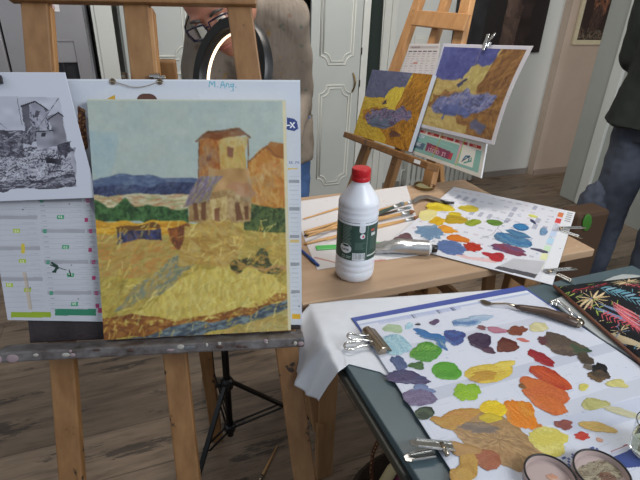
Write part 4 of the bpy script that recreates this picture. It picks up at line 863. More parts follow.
# ================================================================== PALETTES
def dab(par, nm, x, y, rx, ry, ang, cols, h=.0022, seed=0, z=TZ + .003, wob=.18, label=None, z_=None):
    """x,y,rx,ry,ang are read off the picture and laid flat on the table"""
    rg_ = np.random.default_rng(seed + int(x * 7 + y * 13)); NR, NK = 12, 72; zz = z
    th = np.arange(NK) * 2 * np.pi / NK; w = np.ones(NK) * 1.02
    for f, am in ((2, .10), (3, .09), (4, .06), (6, .05), (9, .03), (13, .022), (21, .018)): w += am * (wob / .18) * rg_.normal() * np.cos(f * th + rg_.random() * 6.3)
    w += .022 * rg_.normal(size=NK); w = np.clip(w, .6, 1.4); ca_, sa_ = math.cos(ang), math.sin(ang); vs = []
    base = Vector(par['_w']); c0 = T(x, y, zz); vs.append(c0 + ZD * h * .6 - base); fr, ph = 9 + 6 * rg_.random(), rg_.random() * 6; sl = rg_.normal() * .6
    for i in range(1, NR + 1):
        r = i / NR
        for k in range(NK):
            ex, ey = rx * r * w[k] * math.cos(th[k]), ry * r * w[k] * math.sin(th[k]); P_ = T(x + ex * ca_ - ey * sa_, y + ex * sa_ + ey * ca_, zz)
            q_ = r * math.sin(th[k]) + sl * r * math.cos(th[k]); hh = h * (1 - r ** 6) * (.45 + .3 * abs(math.sin(fr * q_ + ph)) + .20 * rg_.random() * r) if i < NR else 0
            vs.append(P_ + ZD * hh - base)
    fs = [(0, 1 + k, 1 + (k + 1) % NK) for k in range(NK)]
    for i in range(NR - 1):
        for k in range(NK): a = 1 + i * NK + k; b = 1 + i * NK + (k + 1) % NK; fs.append((a, a + NK, b + NK, b))
    me = bpy.data.meshes.new(nm); me.from_pydata(vs, [], fs)
    at = me.color_attributes.new('Col', 'FLOAT_COLOR', 'POINT'); cl = [np.array(lin(c)) for c in cols]; o_ = []
    u_ = rg_.random() * 6
    for i, v in enumerate(vs):
        if i == 0: a, r = 0, 0
        else: a, r = th[(i - 1) % NK], ((i - 1) // NK + 1) / NR
        X, Y = r * math.cos(a), r * math.sin(a); f = .5 + .42 * math.sin(3.6 * Y + sl * 3 * X + 1.2 * math.sin(3 * X + u_) + u_) + .22 * rg_.normal(); f = min(max(f, 0), .999) * (len(cl) - 1); k = int(f); g = f - k
        c = cl[k] * (1 - g) + cl[min(k + 1, len(cl) - 1)] * g; o_ += [*c, 1]
    at.data.foreach_set('color', np.array(o_, np.float32)); me.polygons.foreach_set('use_smooth', [True] * len(fs)); me.materials.append(M['gloss'])
    o = bpy.data.objects.new(nm, me); COL.objects.link(o); o.parent = par
    if label: o['label'] = label
    return o
# ---- palette on the birch table
Q1 = [T(453.5, 188), T(575, 213.5), T(552, 286.5), T(389, 244)]
pl = Img(330, 230, 'ccced6', 91)
def inv(qc, W_):      # table point -> sheet coordinates (u right, v down)
    P_ = W_; v = .5; u = .5
    for _ in range(10):
        L_ = qc[0].lerp(qc[3], v); Rr = qc[1].lerp(qc[2], v); d = Rr - L_; u = (P_ - L_).dot(d) / d.length_squared
        tp = qc[0].lerp(qc[1], u); bt = qc[3].lerp(qc[2], u); d = bt - tp; v = (P_ - tp).dot(d) / d.length_squared
    return u, v
def q1(*l): return [inv(Q1, T(l[i], l[i + 1])) for i in range(0, len(l), 2)]
r_ = pl.rng
for c in range(14):
    for k in range(9):
        x = .03 + c * .066; y = .05 + k * .1
        if r_.random() < .85: pl.rect(x, y, x + .02 + .03 * r_.random(), y + .022, 'b2b4c0' if r_.random() < .7 else 'c3bac2')
        if r_.random() < .22 and y < .45: pl.rect(x, y - .02, x + .032, y + .06, 'a3a5b4')
pl.rect(.93, 0, 1, 1, 'd3d5da')
for k, cc in enumerate(('c8744a', 'c8464a', 'b8bcc8', 'b4c4dc', 'a8c8dc', 'bcd4b8', 'd0d4a4', 'c8ccc0')): pl.rect(.885, .06 + k * .105, .925, .06 + k * .105 + .08, cc)
for k in range(5): pl.rect(.945, .03 + k * .035, .985, .03 + k * .035 + .018, '8c9098')
pl.poly(q1(513, 260, 545, 263, 535, 280, 498, 268), 'b0b1b6', .01, 0); pl.poly(q1(498, 267.5, 537, 276, 534, 280, 494, 270), '4a4a50', .01, 0)
pl.poly(q1(440, 250, 470, 258, 500, 262, 495, 266, 450, 257), 'd0b0b0', .01)
for a in ((491, 218, 508, 223), (497, 230, 505, 236)): pl.line(q1(*a), .003, '5a6080', .7)
for k in range(16): x, y = 470 + 90 * r_.random(), 205 + 65 * r_.random(); pl.line(q1(x, y, x + 1.2, y), .006, '5a80b0', .8)
pl.line(q1(480, 240, 492, 236, 500, 226, 512, 221), .003, '50505a', .8)
ps = thing('paint_calendar', 'white calendar sheet covered with yellow, red and blue paint on the birch table', 'palette', (Q1[0] + Q1[2]) / 2)
Z1 = TZ + .0050
up = ZD * .0045
paint_grid('calendar_face', pl, plane_fn(*[q + up for q in Q1]), ps, 'print', .0012)
D1 = [(440, 207, 14, 4.4, .1, ['b8a020', 'cbb42c', 'd8c440']), (469, 208.5, 10, 3.2, .1, ['c0b03a', 'b0a030']), (428, 215, 12, 4.2, -.1, ['cfc68a', 'd8cf8a']), (455, 214, 6, 2.2, .1, ['c8b42c', 'b8a020']), (437.5, 221, 7.5, 4, 0, ['c09818', 'd0a820']), (455.5, 219.5, 11, 4.6, .05, ['a88c18', 'b89c28', '98801c']), (473, 222.5, 8, 3.2, -.1, ['7c8c24', '90a030']), (494.5, 222.5, 8, 3, .2, ['4c7a2c', '6c8c34', '3c6424']), (447, 229.5, 10, 3.2, .15, ['c88420', 'd8982c']), (458, 238.5, 9.5, 4, .2, ['c06818', 'd07c24', 'b85c1c']), (472.5, 247, 9, 4.4, .2, ['a02418', 'b83820', '90201c']), (495, 256.5, 10.5, 4, .25, ['a01c24', 'b42c38', '981c28']), (430, 232, 13.5, 7, .12, ['5c7c9c', '7490ac', '4c6c90', '86a0b4']), (451, 247.5, 17, 6, .25, ['4c6494', '5c74a4', '48608c']), (521, 227, 8.5, 3.2, .1, ['2c6c9c', '3c84b4', '24588c']), (513, 240, 17, 6.4, .22, ['30608c', '4880ac', '64889c', '2c5480']), (518, 234, 12, 3, .3, ['507c9c', '34648c']), (509, 249.5, 18, 4.4, .25, ['6c2c44', '7c4458', '843850', '4c5078']), (543.5, 231.5, 4.2, 3.6, -.4, ['6484a4', '7494b4']), (404, 238.5, 9, 5, -.1, ['4c3438', '5c4048', '6c5058']), (417, 243, 6.5, 2.4, 0, ['c8c078', 'd8d08c']), (540, 250.5, 9, 1.4, .25, ['403c54', '585468']), (533, 221.5, 3.5, 1.4, .6, ['403c54', '3c4870']), (533, 216, 4, 1.6, .3, ['c4c85c', 'd0d070'])]
names = ['yellow', 'dull yellow', 'pale yellow']
for k, a in enumerate(D1): dab(ps, 'paint_dab', *a, h=.0016, seed=k, z=Z1)
def flatclip(par_label, jaw, tail, w, wid=.011, z=TZ + .006, open_=.016, second=None, dz=.010):
    """silver clip: two long arms meeting at the jaw (on the sheet edge)"""
    j, tl = T(*jaw, z), T(*tail, z + dz); t = thing('bulldog_clip', par_label, 'clip', (j + tl) / 2); d = (tl - j); d.normalize(); s = d.cross(ZD).normalized(); L = (tl - j).length
    b_ = MB(); pr = [(-wid * .5, 0), (-wid * .5, L * .85), (-wid * .3, L), (wid * .3, L), (wid * .5, L * .85), (wid * .5, 0)]
    n_ = s.cross(d).normalized(); n_ = n_ if n_.z > 0 else -n_
    b_.prism([j + s * a + d * b for a, b in pr], n_, .0012); b_.tube([j - s * wid * .5 + n_ * .002, j - s * wid * .5 + d * L * .85 + n_ * .002], .0018, 8); b_.tube([j + s * wid * .5 + n_ * .002, j + s * wid * .5 + d * L * .85 + n_ * .002], .0018, 8)
    b_.build('upper_arm', 'chrome', t, smooth=30)
    j2, t2_ = T(*second[0], z), T(*second[1], z); d = (t2_ - j2); L2 = d.length; d.normalize(); s = d.cross(ZD).normalized()
    b_ = MB(); b_.prism([j2 + s * a + d * b * L2 / L - ZD * .003 for a, b in pr], ZD, .0014); b_.tube([j2 - s * wid * .5, j2 - s * wid * .45 + d * L2 * .8], .0018, 8); b_.tube([j2 + s * wid * .5, j2 + s * wid * .45 + d * L2 * .8], .0018, 8)
    b_.build('lower_arm', 'chrome', t, smooth=30)
    b_ = MB(); jj = (j + j2) / 2; b_.tube([jj - s * .001 + ZD * .0035 - s * wid * .8, jj + ZD * .0035 + s * wid * .8], .0034, 10); b_.build('spring', 'nickel', t, smooth='all'); return t
flatclip('silver clip on the far right corner of the birch-table paint sheet', (559, 228.5), (586, 228), 0, .010, TZ + .007, second=((563, 231), (583, 237.5)))
flatclip('silver clip low on the right edge of the birch-table paint sheet', (544, 271.5), (577, 269), 0, .010, TZ + .007, second=((557, 274), (573, 281.5)))
kn = thing('palette_knife', 'steel palette knife with black handle on the far edge of the birch-table sheet', 'palette knife', T(425, 185))
p, q, e = T(415, 204, TZ + .006), T(441, 190, TZ + .02), T(455, 195, TZ + .014)
bl = [T(*a, TZ + .010) for a in ((414, 203), (414, 199), (419, 196), (428, 195), (440, 199), (448, 202), (447, 203.5), (438, 201.5), (427, 198.5), (420, 199.5))]
b_ = MB(); b_.prism(bl, ZD, .0012); b_.build('blade', 'foil', kn)
b_ = MB(); b_.tube([T(441, 200.5, TZ + .012), T(445, 202.5, TZ + .012), T(454, 203, TZ + .012)], [.003, .0055, .0035], 10); b_.build('handle', 'black', kn, smooth='all')
# ---- white paper draped over the grey table's far-left corner
def drape():
    n1, n2 = 100, 70; A = Img(n1, n2, 'cfd2d8', 4); U, V = np.meshgrid(np.linspace(0, 1, n1 + 1), np.linspace(1, 0, n2 + 1)); zt = TZ + .0022
    rows = [[(318, 402, .645), (328, 386, .70), (338, 372, .748), (349, 364, zt), (380, 372, zt), (400, 385, zt)],
            [(296, 386, .655), (308, 366, .70), (325, 343, .753), (345, 338, zt), (420, 335, zt), (520, 320, zt)],
            [(294, 345, .690), (298, 318, .742), (310, 304, .7535), (345, 300, .7535), (420, 295, .7535), (521, 288, .7530)]]
    G_ = np.array([[np.array(T(*p)) for p in r] for r in rows]); m_ = G_.shape[1]
    kn_ = np.array([0, .12, .24, .38, .66, 1.0]); X = []
    def sm(x, xs, ys):
        out = np.zeros_like(x)
        for i in range(len(xs) - 1):
            t = np.clip((x - xs[i]) / (xs[i + 1] - xs[i]), 0, 1); out = np.where((x >= xs[i]) & (x <= xs[i + 1]), ys[i] * (1 - t) + ys[i + 1] * t, out)
        return out
    for c in range(3):
        r0, r1, r2 = [sm(U, kn_, G_[k, :, c]) for k in range(3)]; q = 2 * r1 - .5 * (r0 + r2) if c < 0 else None
        X.append(np.where(V < .5, r0 * (1 - 2 * V) + r1 * 2 * V, r1 * (2 - 2 * V) + r2 * (2 * V - 1)))
    X = [np.array(x) for x in X]
    for it in range(6):
        for c in range(3): x = X[c]; x[1:-1, 1:-1] = .5 * x[1:-1, 1:-1] + .125 * (x[:-2, 1:-1] + x[2:, 1:-1] + x[1:-1, :-2] + x[1:-1, 2:])
    hang = np.clip((.30 - U) / .3, 0, 1); X[0] += .0035 * hang * np.sin(V * 22); X[2] += .002 * hang * np.sin(V * 13 + 1)
    X[2] = np.where(U > .34, np.maximum(X[2], zt), X[2])
    return A, tuple(X)
A, XYZ = drape()
A.a = A.a + (A.nz(30) * .006)[..., None]
o = paint_grid('table_paper', A, lambda U, V: XYZ, None, 'print', .0005); tag(o, 'thin white paper draped over the far left corner of the grey table', 'paper')
# ---- big palette on grey table
Q2b = [T(351, 320), T(522, 287.5), UV(.790, .21, TZ), UV(.356, .20, TZ)]
Q2 = [T(356, 324), T(526, 293), UV(.798, .20, TZ), UV(.333, .19, TZ)]
bp = thing('paint_calendar', 'big white calendar sheet with a blue border and many paint dabs on grey table', 'palette', UV(.56, .45, TZ))
b_ = MB(); b_.hexa([q + ZD * .003 for q in (Q2b[3], Q2b[2], Q2b[1], Q2b[0])] + [q + ZD * .0055 for q in (Q2b[3], Q2b[2], Q2b[1], Q2b[0])]); b_.build('blue_backing', mat('blue_card', '3f4f94', .4, 0, '46569c', 5, .03), bp, bevel=.0006)
pl = Img(380, 420, 'c6cad6', 101); r_ = pl.rng
for c in range(12):
    x = .02 + c * .08
    for k in range(42):
        y = .03 + k * .0225
        if r_.random() < .35: pl.line([(x + .004, y), (x + .012 + .04 * r_.random(), y)], .0025, 'aab0c2', .6)
    pl.line([(x, .02), (x, 1)], .0015, 'b4bacb', .5)
for y0, y1, cc in ((.0, .02, 'cdd2dc'), (.02, .032, 'a8b2cc'), (.185, .225, 'bbbfcb'), (.41, .46, 'b6bac8'), (.60, .66, 'bcc0cc'), (.80, .83, 'b8bcca')): pl.rect(0, y0, 1, y1, cc)
for k in range(38): x = .10 + k * .012; pl.rect(x, .028, x + .006, .045, '94a0c4')
for x in (.28, .42, .5): pl.rect(x, .022, x + .008, .048, '4a5070'); pl.rect(x + .014, .022, x + .018, .048, '4a5070')
def q2(*l): return [inv(Q2, T(l[i], l[i + 1])) for i in range(0, len(l), 2)]
pl.poly(q2(545, 425, 575, 440, 640, 420, 640, 400, 600, 410), 'b9bfcf', .01, 0); pl.poly(q2(609, 462, 630, 452, 640, 458, 640, 470, 618, 472), '3c4c84', .01, 0)
text(pl, '29', *q2(560, 461)[0], 3, '4a5a90'); text(pl, '3', *q2(588, 451)[0], 3, '4a5a90')
pl.line(q2(610, 455, 626, 448), .004, '9a5a68'); pl.line(q2(525, 293, 580, 325), .006, 'd8dce4')
for k in range(26): x, y = 400 + 230 * r_.random(), 325 + 135 * r_.random(); pl.line(q2(x, y, x + 1.5, y + .4), .005, '8a92a8', .6)
pf = paint_grid('calendar_face', pl, plane_fn(*[q + ZD * .0068 for q in Q2]), bp, 'print', .001)
Z2 = TZ + .0072
D2 = [(393, 328.5, 10.5, 4, .08, ['93a888', 'a0b494']), (409, 326, 4, 3.2, 0, ['90b4c4', 'a4c4d0']), (418, 324.3, 2.6, 1.1, 0, ['2c2830', '383038']), (434.5, 322, 4.6, 2.8, -.2, ['4c3c5c', '604c68']), (395, 344.5, 15, 10, .35, ['7ca4b4', '94b8c4', 'a8c4c8', '6c98b0']), (431, 336, 16, 4.6, .22, ['1f5c94', '2c70ac', '1c4c84', '4c7898']), (441, 344.5, 7, 3.2, .7, ['246094', '2c6ca0', '8c9890']), (454.5, 337, 10.5, 7.4, .2, ['2c3468', '3c4484', '24649c', '443c74']), (426, 352, 15, 9.6, -.1, ['3c7c28', '509434', '2c6c24', '6ca43c']), (417, 365.5, 7.4, 3.8, 0, ['2c5428', '3c6430']), (399, 363, 9, 6, .5, ['3c4c74', '485c84', '344468']), (407, 377.5, 20, 7, .12, ['342c50', '443c68', '2c2848', '4c5078']), (421, 390, 12, 5, -.05, ['5c6c94', '6c7ca0']), (419.5, 397, 16, 9, .1, ['5c5070', '6c6080', '746c88', '544868']), (424.5, 413, 9.4, 6.6, 0, ['1c2c20', '2c4030', '182420', '4c6048']), (446.5, 371, 14.5, 9, .0, ['3c8420', '54982c', '489028']), (467, 392, 12, 9.5, .1, ['7ca420', '90b42c', '6c9c20']), (467, 322, 14, 4.4, -.15, ['4c6c9c', '5c7ca4', '7c98b4', 'a4b4c4']), (480, 318, 12, 3.4, -.1, ['8ca4bc', 'a4b4c8']), (480, 340.5, 11.5, 8, .15, ['2c1c34', '382444', '30243c', '44304c']), (488, 350, 8, 3, .3, ['4c2c44', '3c2438']), (507, 345.5, 11, 7, .05, ['4c1c1c', '5c2824', '6c3c24', '501c20']), (481.5, 327.5, 5, 2, .1, ['7c4c54', '6c4044']), (497, 330, 10, 3, .1, ['a06478', 'b07888', '985c70']), (517, 330.5, 9.6, 4.6, -.1, ['6c3828', '7c4430', '744030']), (523, 340, 6, 1.7, .1, ['b4605c', 'c07060']), (489, 373, 23, 9.6, -.18, ['c0a83c', 'ccb448', 'b8983c', 'd0bc50']), (484, 376, 16, 5, -.1, ['b48c34', 'a88030']), (505, 365, 10, 4.5, -.1, ['d0bc58', 'c8b040']), (538.5, 327, 9.6, 4.6, .1, ['bcb48c', 'c4bc88', 'ccc8a0']), (541, 358, 14.5, 5, .42, ['84141c', '98202c', '741820']), (563, 345, 22, 9.4, .36, ['4c4038', '5c5044', '44383c', '6c5c4c']), (545, 341, 8, 4, .2, ['5c2c30', '54343c']), (579, 349, 11, 5, .3, ['2c4c38', '4c4c3c', '5c5444']), (585, 358, 9, 5, .3, ['3c342c', '4c4034']), (600, 369, 9, 5, .5, ['141418', '1c1c20', '101014']), (599, 375.5, 11, 5.6, .1, ['3c342c', '4c4034', '6c5438']), (588, 366.5, 5, 3, .2, ['5c544c', '6c645c']), (550.5, 378, 21, 8.4, .45, ['b04420', 'c0542c', '983c1c', 'a83020']), (545, 395, 30, 12, .5, ['b8602c', 'c87038', 'a85024', 'c4683c']), (526, 386, 6, 4.4, .1, ['7c5428', '6c4824']), (520.5, 414.5, 18, 13, .55, ['c87014', 'd88420', 'b86010', 'd09030']), (493.5, 409, 13, 9, .0, ['d8b818', 'c8a814', 'e0c830']), (490, 418, 11, 5, .1, ['b09c28', 'c4ac30']), (617, 383.5, 10.5, 4, .1, ['c4bc6c', 'b8b078', 'd0c878']), (583.5, 387, 5.4, 3.4, 0, ['c8c064', 'bcb45c']), (594.5, 404, 13, 6, .05, ['a8a468', 'b4b078', '989458']), (622, 412, 20, 3.4, .25, ['b4b090', 'c0bc9c', 'aca88c']), (564, 424.5, 9, 4.8, .1, ['7c4440', '884c44']), (597.5, 427, 17, 5, .2, ['b89c58', 'c4a868', 'b4904c']), (582, 436, 8, 3.6, 0, ['b0382c', 'bc4438']), (548, 441, 24, 11, .3, ['c0b450', 'ccc060', 'b8ac4c', 'd0c878']), (539.5, 426, 3, 1.8, 0, ['c07828', 'b87024']), (459, 417, 21, 8, -.2, ['a8803c', 'b88c48', 'a07030', 'b8884c']), (445, 422, 13, 6, .2, ['b08c48', 'a47838']), (498, 440, 44, 24, .5, ['94744c', 'a4845c', '8c6c44', 'b49468', '846848']), (480, 428, 20, 6, .1, ['6c6058', '746860', '8c7860']), (487, 459, 15, 10, .2, ['94543c', '9c6448', '8c5038']), (468, 466, 14, 12, .4, ['a88440', 'b89448', '9c7434']), (463, 449, 16, 7, .3, ['a88454', '9c7848']), (599.5, 440, 4, 2, .3, ['c08c78', 'c49c84']), (460, 480, 14, 8, .2, ['a88040', 'b48c48'])]
for k, a in enumerate(D2): dab(bp, 'paint_dab', *a, h=.0008 + .0008 * min(1, a[2] / 20), seed=k + 50, z=Z2 + (k % 5) * .00012 + (.0004 if k in (27, 28, 33, 34, 40, 43, 56, 57, 58, 59) else 0))
# ---- round bulldog clip (chrome with looped handles)
cl = thing('bulldog_clip', 'round-backed chrome bulldog clip with looped handles on the corner of the big sheet', 'clip', T(370, 338))
a0, a1 = T(366, 330, TZ + .012), T(383, 352, TZ + .012); ax = (a1 - a0).normalized(); sd = ax.cross(ZD).normalized(); sd = -sd if (sd.x > 0) else sd
b_ = MB(); b_.tube([a0, a0 + ax * .001, a1 - ax * .001, a1], [.0085, .0095, .0095, .0085], 20); b_.build('barrel', 'nickel', cl, smooth=40)
b_ = MB(); b_.hexa([a0 - sd * .002 + ZD * .006, a1 - sd * .002 + ZD * .006, a1 - sd * .019 - ZD * .0035, a0 - sd * .019 - ZD * .0035, a0 - sd * .002 + ZD * .008, a1 - sd * .002 + ZD * .008, a1 - sd * .019 - ZD * .0015, a0 - sd * .019 - ZD * .0015]); b_.build('jaw', 'nickel', cl, bevel=.0008)
for (p_, r__, zz) in ((T(352, 336.5, TZ + .024), .0085, .012), (T(350, 346, TZ + .012), .0105, 0)):
    cen = a0.lerp(a1, .5) + ZD * zz * .4; b_ = MB(); d = (cen - p_).normalized(); s = d.cross(ZD).normalized()
    L_ = [cen + s * .010, cen.lerp(p_, .55) + s * .006] + [p_ + (d * math.cos(t) + s * math.sin(t)) * r__ for t in [math.pi * (.3 + 1.4 * k / 12) for k in range(13)]] + [cen.lerp(p_, .55) - s * .006, cen - s * .010]
    b_.tube(L_, .0022, 8); b_.build('loop_handle', 'chrome', cl, smooth='all')
flatclip('silver clip on the near left edge of the big paint sheet', (453, 447.5), (410, 443), 0, .013, TZ + .009, second=((434, 453), (405, 457.5)), dz=.012)
sc = thing('spring_clip', 'large bent steel clip between the palette knife and the patterned pouch', 'clip', T(562, 312))
b_ = MB(); b_.tube([T(552, 305, TZ + .012), T(551, 301, TZ + .014), T(557, 300.5, TZ + .016), T(568, 309, TZ + .016), T(580, 319, TZ + .015)], .0028, 8); b_.tube([T(556, 306, TZ + .010), T(556, 303, TZ + .012), T(561, 304, TZ + .013), T(570, 312, TZ + .014), T(576, 322, TZ + .013)], .0022, 8); b_.build('wire_arm', 'chrome', sc, smooth='all')
# ---- palette knife with wood handle
kn = thing('palette_knife', 'palette knife with dark wooden handle resting on the big paint sheet', 'palette knife', T(530, 308))
b_ = MB(); b_.tube([T(516, 306.5, TZ + .016), T(522, 307.5, TZ + .016), T(545, 311.5, TZ + .018), T(562, 317, TZ + .018), T(575, 322, TZ + .017), T(580, 320.5, TZ + .017)], [.0052, .0075, .0105, .0115, .0105, .006], 16, flat=.75); b_.build('handle', 'darkwood', kn, smooth='all')
b_ = MB(); b_.ell(T(570, 317, TZ + .0275), .0022, .0022, .0012, 12); b_.tube([T(576, 323.5, TZ + .017), T(580.5, 321.5, TZ + .017)], [.0108, .009], 14, flat=.8); b_.build('end_cap', 'nickel', kn, smooth='all')
b_ = MB(); b_.tube([T(518, 306.5, TZ + .016), T(506, 303.5, TZ + .016), T(494, 303.5, TZ + .014), T(490, 304, TZ + .012)], [.0035, .0022, .0022, .003], 10); b_.build('ferrule', 'nickel', kn, smooth='all')
b_ = MB(); b_.prism([T(*a, TZ + .0092) for a in ((480, 300.5), (484, 300), (491, 302.5), (492, 304.5), (487, 305.5), (482, 303.5))], ZD, .001); b_.build('blade', 'nickel', kn)
# ---- dippers
dp_ = thing('double_dipper', 'pair of dark-rimmed enamel dippers at the near edge of the big sheet', 'dipper', T(560, 476, TZ + .008))
for (x, y, rr, lab) in ((548, 482, .0325, None), (599, 478, .035, 'dipper cup with brown liquid')):
    p = T(x, y, TZ + .009); b_ = MB(); b_.lathe(p, [(rr * .9, 0), (rr, .002), (rr, .012), (rr * .97, .0135), (rr * .94, .012), (rr * .9, .005), (.001, .004)], 40); b_.build('cup', 'tin', dp_, smooth=40)
    b_ = MB(); rp_ = [p + Vector((math.cos(k * math.pi / 24) * rr * .985, math.sin(k * math.pi / 24) * rr * .985, .0135)) for k in range(49)]; b_.tube(rp_, .0014, 6); b_.build('rim', 'black', dp_, smooth='all')
for k, a in enumerate([(552, 477, 6, 3, .2, ['b8846c', 'c09880'], .0005), (600, 473, 22, 13, .1, ['6c5c4c', '948c78', 'a49c84', '5c4c40'], .0008), (607, 478, 12, 6, .3, ['5c3c30', '7c5c48'], .0012)]): dab(dp_, 'paint_residue', *a[:6], h=a[6] + .001, seed=200 + k, z=TZ + .0135)
# ---- glass of water
p = T(649, 452, TZ + .008); gw = thing('water_glass', 'small clear glass with murky water at the right edge', 'glass', p)
b_ = MB(); b_.lathe(p, [(.022, 0), (.025, .002), (.030, .050), (.0285, .050), (.0235, .005), (.001, .004)], 40); b_.build('glass_wall', 'glass', gw, smooth=50)
b_ = MB(); b_.lathe(p, [(.0232, .0052), (.0262, .028), (.001, .028)], 32); b_.build('water', 'water', gw, smooth=50)
# ---- tray and patterned pouch
tr = MB(); pts = [UV(.79, .675, TZ), UV(1.035, .675, TZ), UV(1.08, .655, TZ), UV(1.10, .61, TZ), UV(1.10, .12, TZ), UV(.82, .12, TZ), UV(.815, .5, TZ), UV(.78, .60, TZ)]
pts = [T(566, 296), T(590, 288), T(612, 278.5), T(622, 276), T(634, 276.5), UV(1.115, .62, TZ), UV(1.115, .15, TZ), UV(.835, .15, TZ), T(600, 340), T(550, 303)]
tr.prism(pts, ZD, .006); o = tr.build('drawing_board', 'beige_tray', bevel=.002); tag(o, 'pale grey rounded board under the patterned pouch on the grey table', 'board')
po = thing('pencil_pouch', 'black pouch patterned with cream, teal and coral leaves, leather trimmed', 'pouch', UV(.95, .5, TZ + .006))
fb = Img(260, 240, '1a1b1f', 111)
K0 = [UV(.838, .667, TZ), UV(1.105, .632, TZ), UV(1.03, .22, TZ), UV(.758, .26, TZ)]
def q3(*l):
    o_ = []
    for i in range(0, len(l), 2): o_.append(inv(K0, T(l[i], l[i + 1], TZ + .02) - ZD * .02))
    return o_
def leaf(x0, y0, x1, y1, w, c, n=1):
    (a0, b0), (a1, b1) = q3(x0, y0, x1, y1); w *= 3.4; x_ = (a1 - a0) * .12; a0 -= x_; a1 += x_; y_ = (b1 - b0) * .12; b0 -= y_; b1 += y_; dx, dy = a1 - a0, b1 - b0; pts = []
    for k in range(9): t = k / 8; s = math.sin(math.pi * t) ** .8 * w; pts.append((a0 + dx * t - dy * s, b0 + dy * t + dx * s))
    for k in range(8, -1, -1): t = k / 8; s = -math.sin(math.pi * t) ** .8 * w; pts.append((a0 + dx * t - dy * s, b0 + dy * t + dx * s))
    fb.poly(pts, c, .015, .003); return pts
CR, TE, CO, GR, BG, SL = 'c9b48c', '5c8c9c', 'b8505c', '8ca04c', '3a3f50', '6c7c98'
def burst(cx, cy, rx, ry, c1, c2, n=13):
    for k in range(n): a = k * 2 * math.pi / n + .2; leaf(cx + rx * .12 * math.cos(a), cy + ry * .12 * math.sin(a), cx + rx * math.cos(a), cy + ry * math.sin(a), .012, c1 if k % 3 else c2)
    fb.ellp(*q3(cx, cy)[0], .012, .014, '4a3c34')
def frond(pts, c, n, L=6, w=.013, ang=.55):
    for k in range(n):
        t = k / n * (len(pts) - 1); i = int(t); g = t - i; x = pts[i][0] * (1 - g) + pts[i + 1][0] * g; y = pts[i][1] * (1 - g) + pts[i + 1][1] * g
        dx, dy = pts[i + 1][0] - pts[i][0], pts[i + 1][1] - pts[i][1]; l = math.hypot(dx, dy); dx /= l; dy /= l
        for s_ in (1, -1):
            a = math.atan2(dy, dx) + s_ * ang; leaf(x, y, x + L * math.cos(a), y + L * .62 * math.sin(a), w, c if (k + s_) % 4 else '7c9cac' if c == TE else c)
frond([(560, 294), (574, 304), (592, 319), (612, 338)], TE, 13, 7); frond([(563, 292), (578, 298), (596, 309), (600, 314)], GR, 7, 6, .018)
frond([(600, 291), (614, 296), (630, 302), (648, 310)], TE, 9, 10, .020); frond([(572, 292), (590, 289), (608, 285)], 'a03c44', 8, 6)
burst(592, 301, 16, 8, CR, 'a8946c'); burst(626, 283, 14, 6, CR, 'b0a080'); burst(646, 296, 10, 6, 'a83c48', CR)
for x0, y0, x1, y1, w_ in ((598, 310, 640, 326, .022), (600, 306, 636, 318, .018), (606, 327, 626, 343, .02)): leaf(x0, y0, x1, y1, w_, SL)
for k in range(8): leaf(613 + k * .6, 304 + k * 1.3, 645, 320 + k * 2.6, .011, CO if k % 2 else 'c87c7c')
frond([(602, 315), (616, 321), (632, 329), (650, 338)], CO, 11, 7, .018, .9); frond([(584, 312), (598, 324), (616, 342), (632, 358)], CR, 10, 6, .013)
leaf(606, 330, 645, 350, .03, 'b8a888'); frond([(608, 340), (622, 352), (640, 366)], TE, 8, 7); frond([(616, 352), (630, 362), (645, 374)], 'a83c48', 7, 7, .02, .9)
frond([(622, 288), (636, 290), (650, 294)], CO, 6, 6, .014); burst(620, 332, 9, 5, 'b8a888', SL, 9)
for k in range(110): x, y = 560 + 90 * fb.rng.random(), 282 + 95 * fb.rng.random(); a = 6.3 * fb.rng.random(); leaf(x, y, x + 6 * math.cos(a), y + 3.5 * math.sin(a), .010, [CR, TE, CO, GR, SL][k % 5])
def pfn(U, V):
    K = [np.array(k) for k in K0]; P = K[0] * ((1 - U) * V)[..., None] + K[1] * (U * V)[..., None] + K[2] * (U * (1 - V))[..., None] + K[3] * ((1 - U) * (1 - V))[..., None]
    e = np.minimum(np.minimum(U, 1 - U), np.minimum(V, 1 - V)); h = .010 + .016 * np.clip(e / .12, 0, 1) ** .5 + .003 * np.sin(U * 9 + V * 4) * np.clip(e * 6, 0, 1) + .002 * np.sin(V * 17)
    return P[..., 0], P[..., 1], P[..., 2] + h
paint_grid('pouch_fabric', fb, pfn, po, 'cloth_print')
b_ = MB(); b_.prism([K0[k] + ZD * .0065 for k in (3, 2, 1, 0)], ZD, .0035); b_.build('leather_base', 'leather', po, bevel=.001)
b_ = MB(); pts = [K0[0] + (K0[3] - K0[0]) * t + ZD * (.012) - UD * .001 for t in (0, .3, .6, 1)]; b_.tube(pts, .0038, 8); b_.build('leather_piping', 'leather', po, smooth='all')
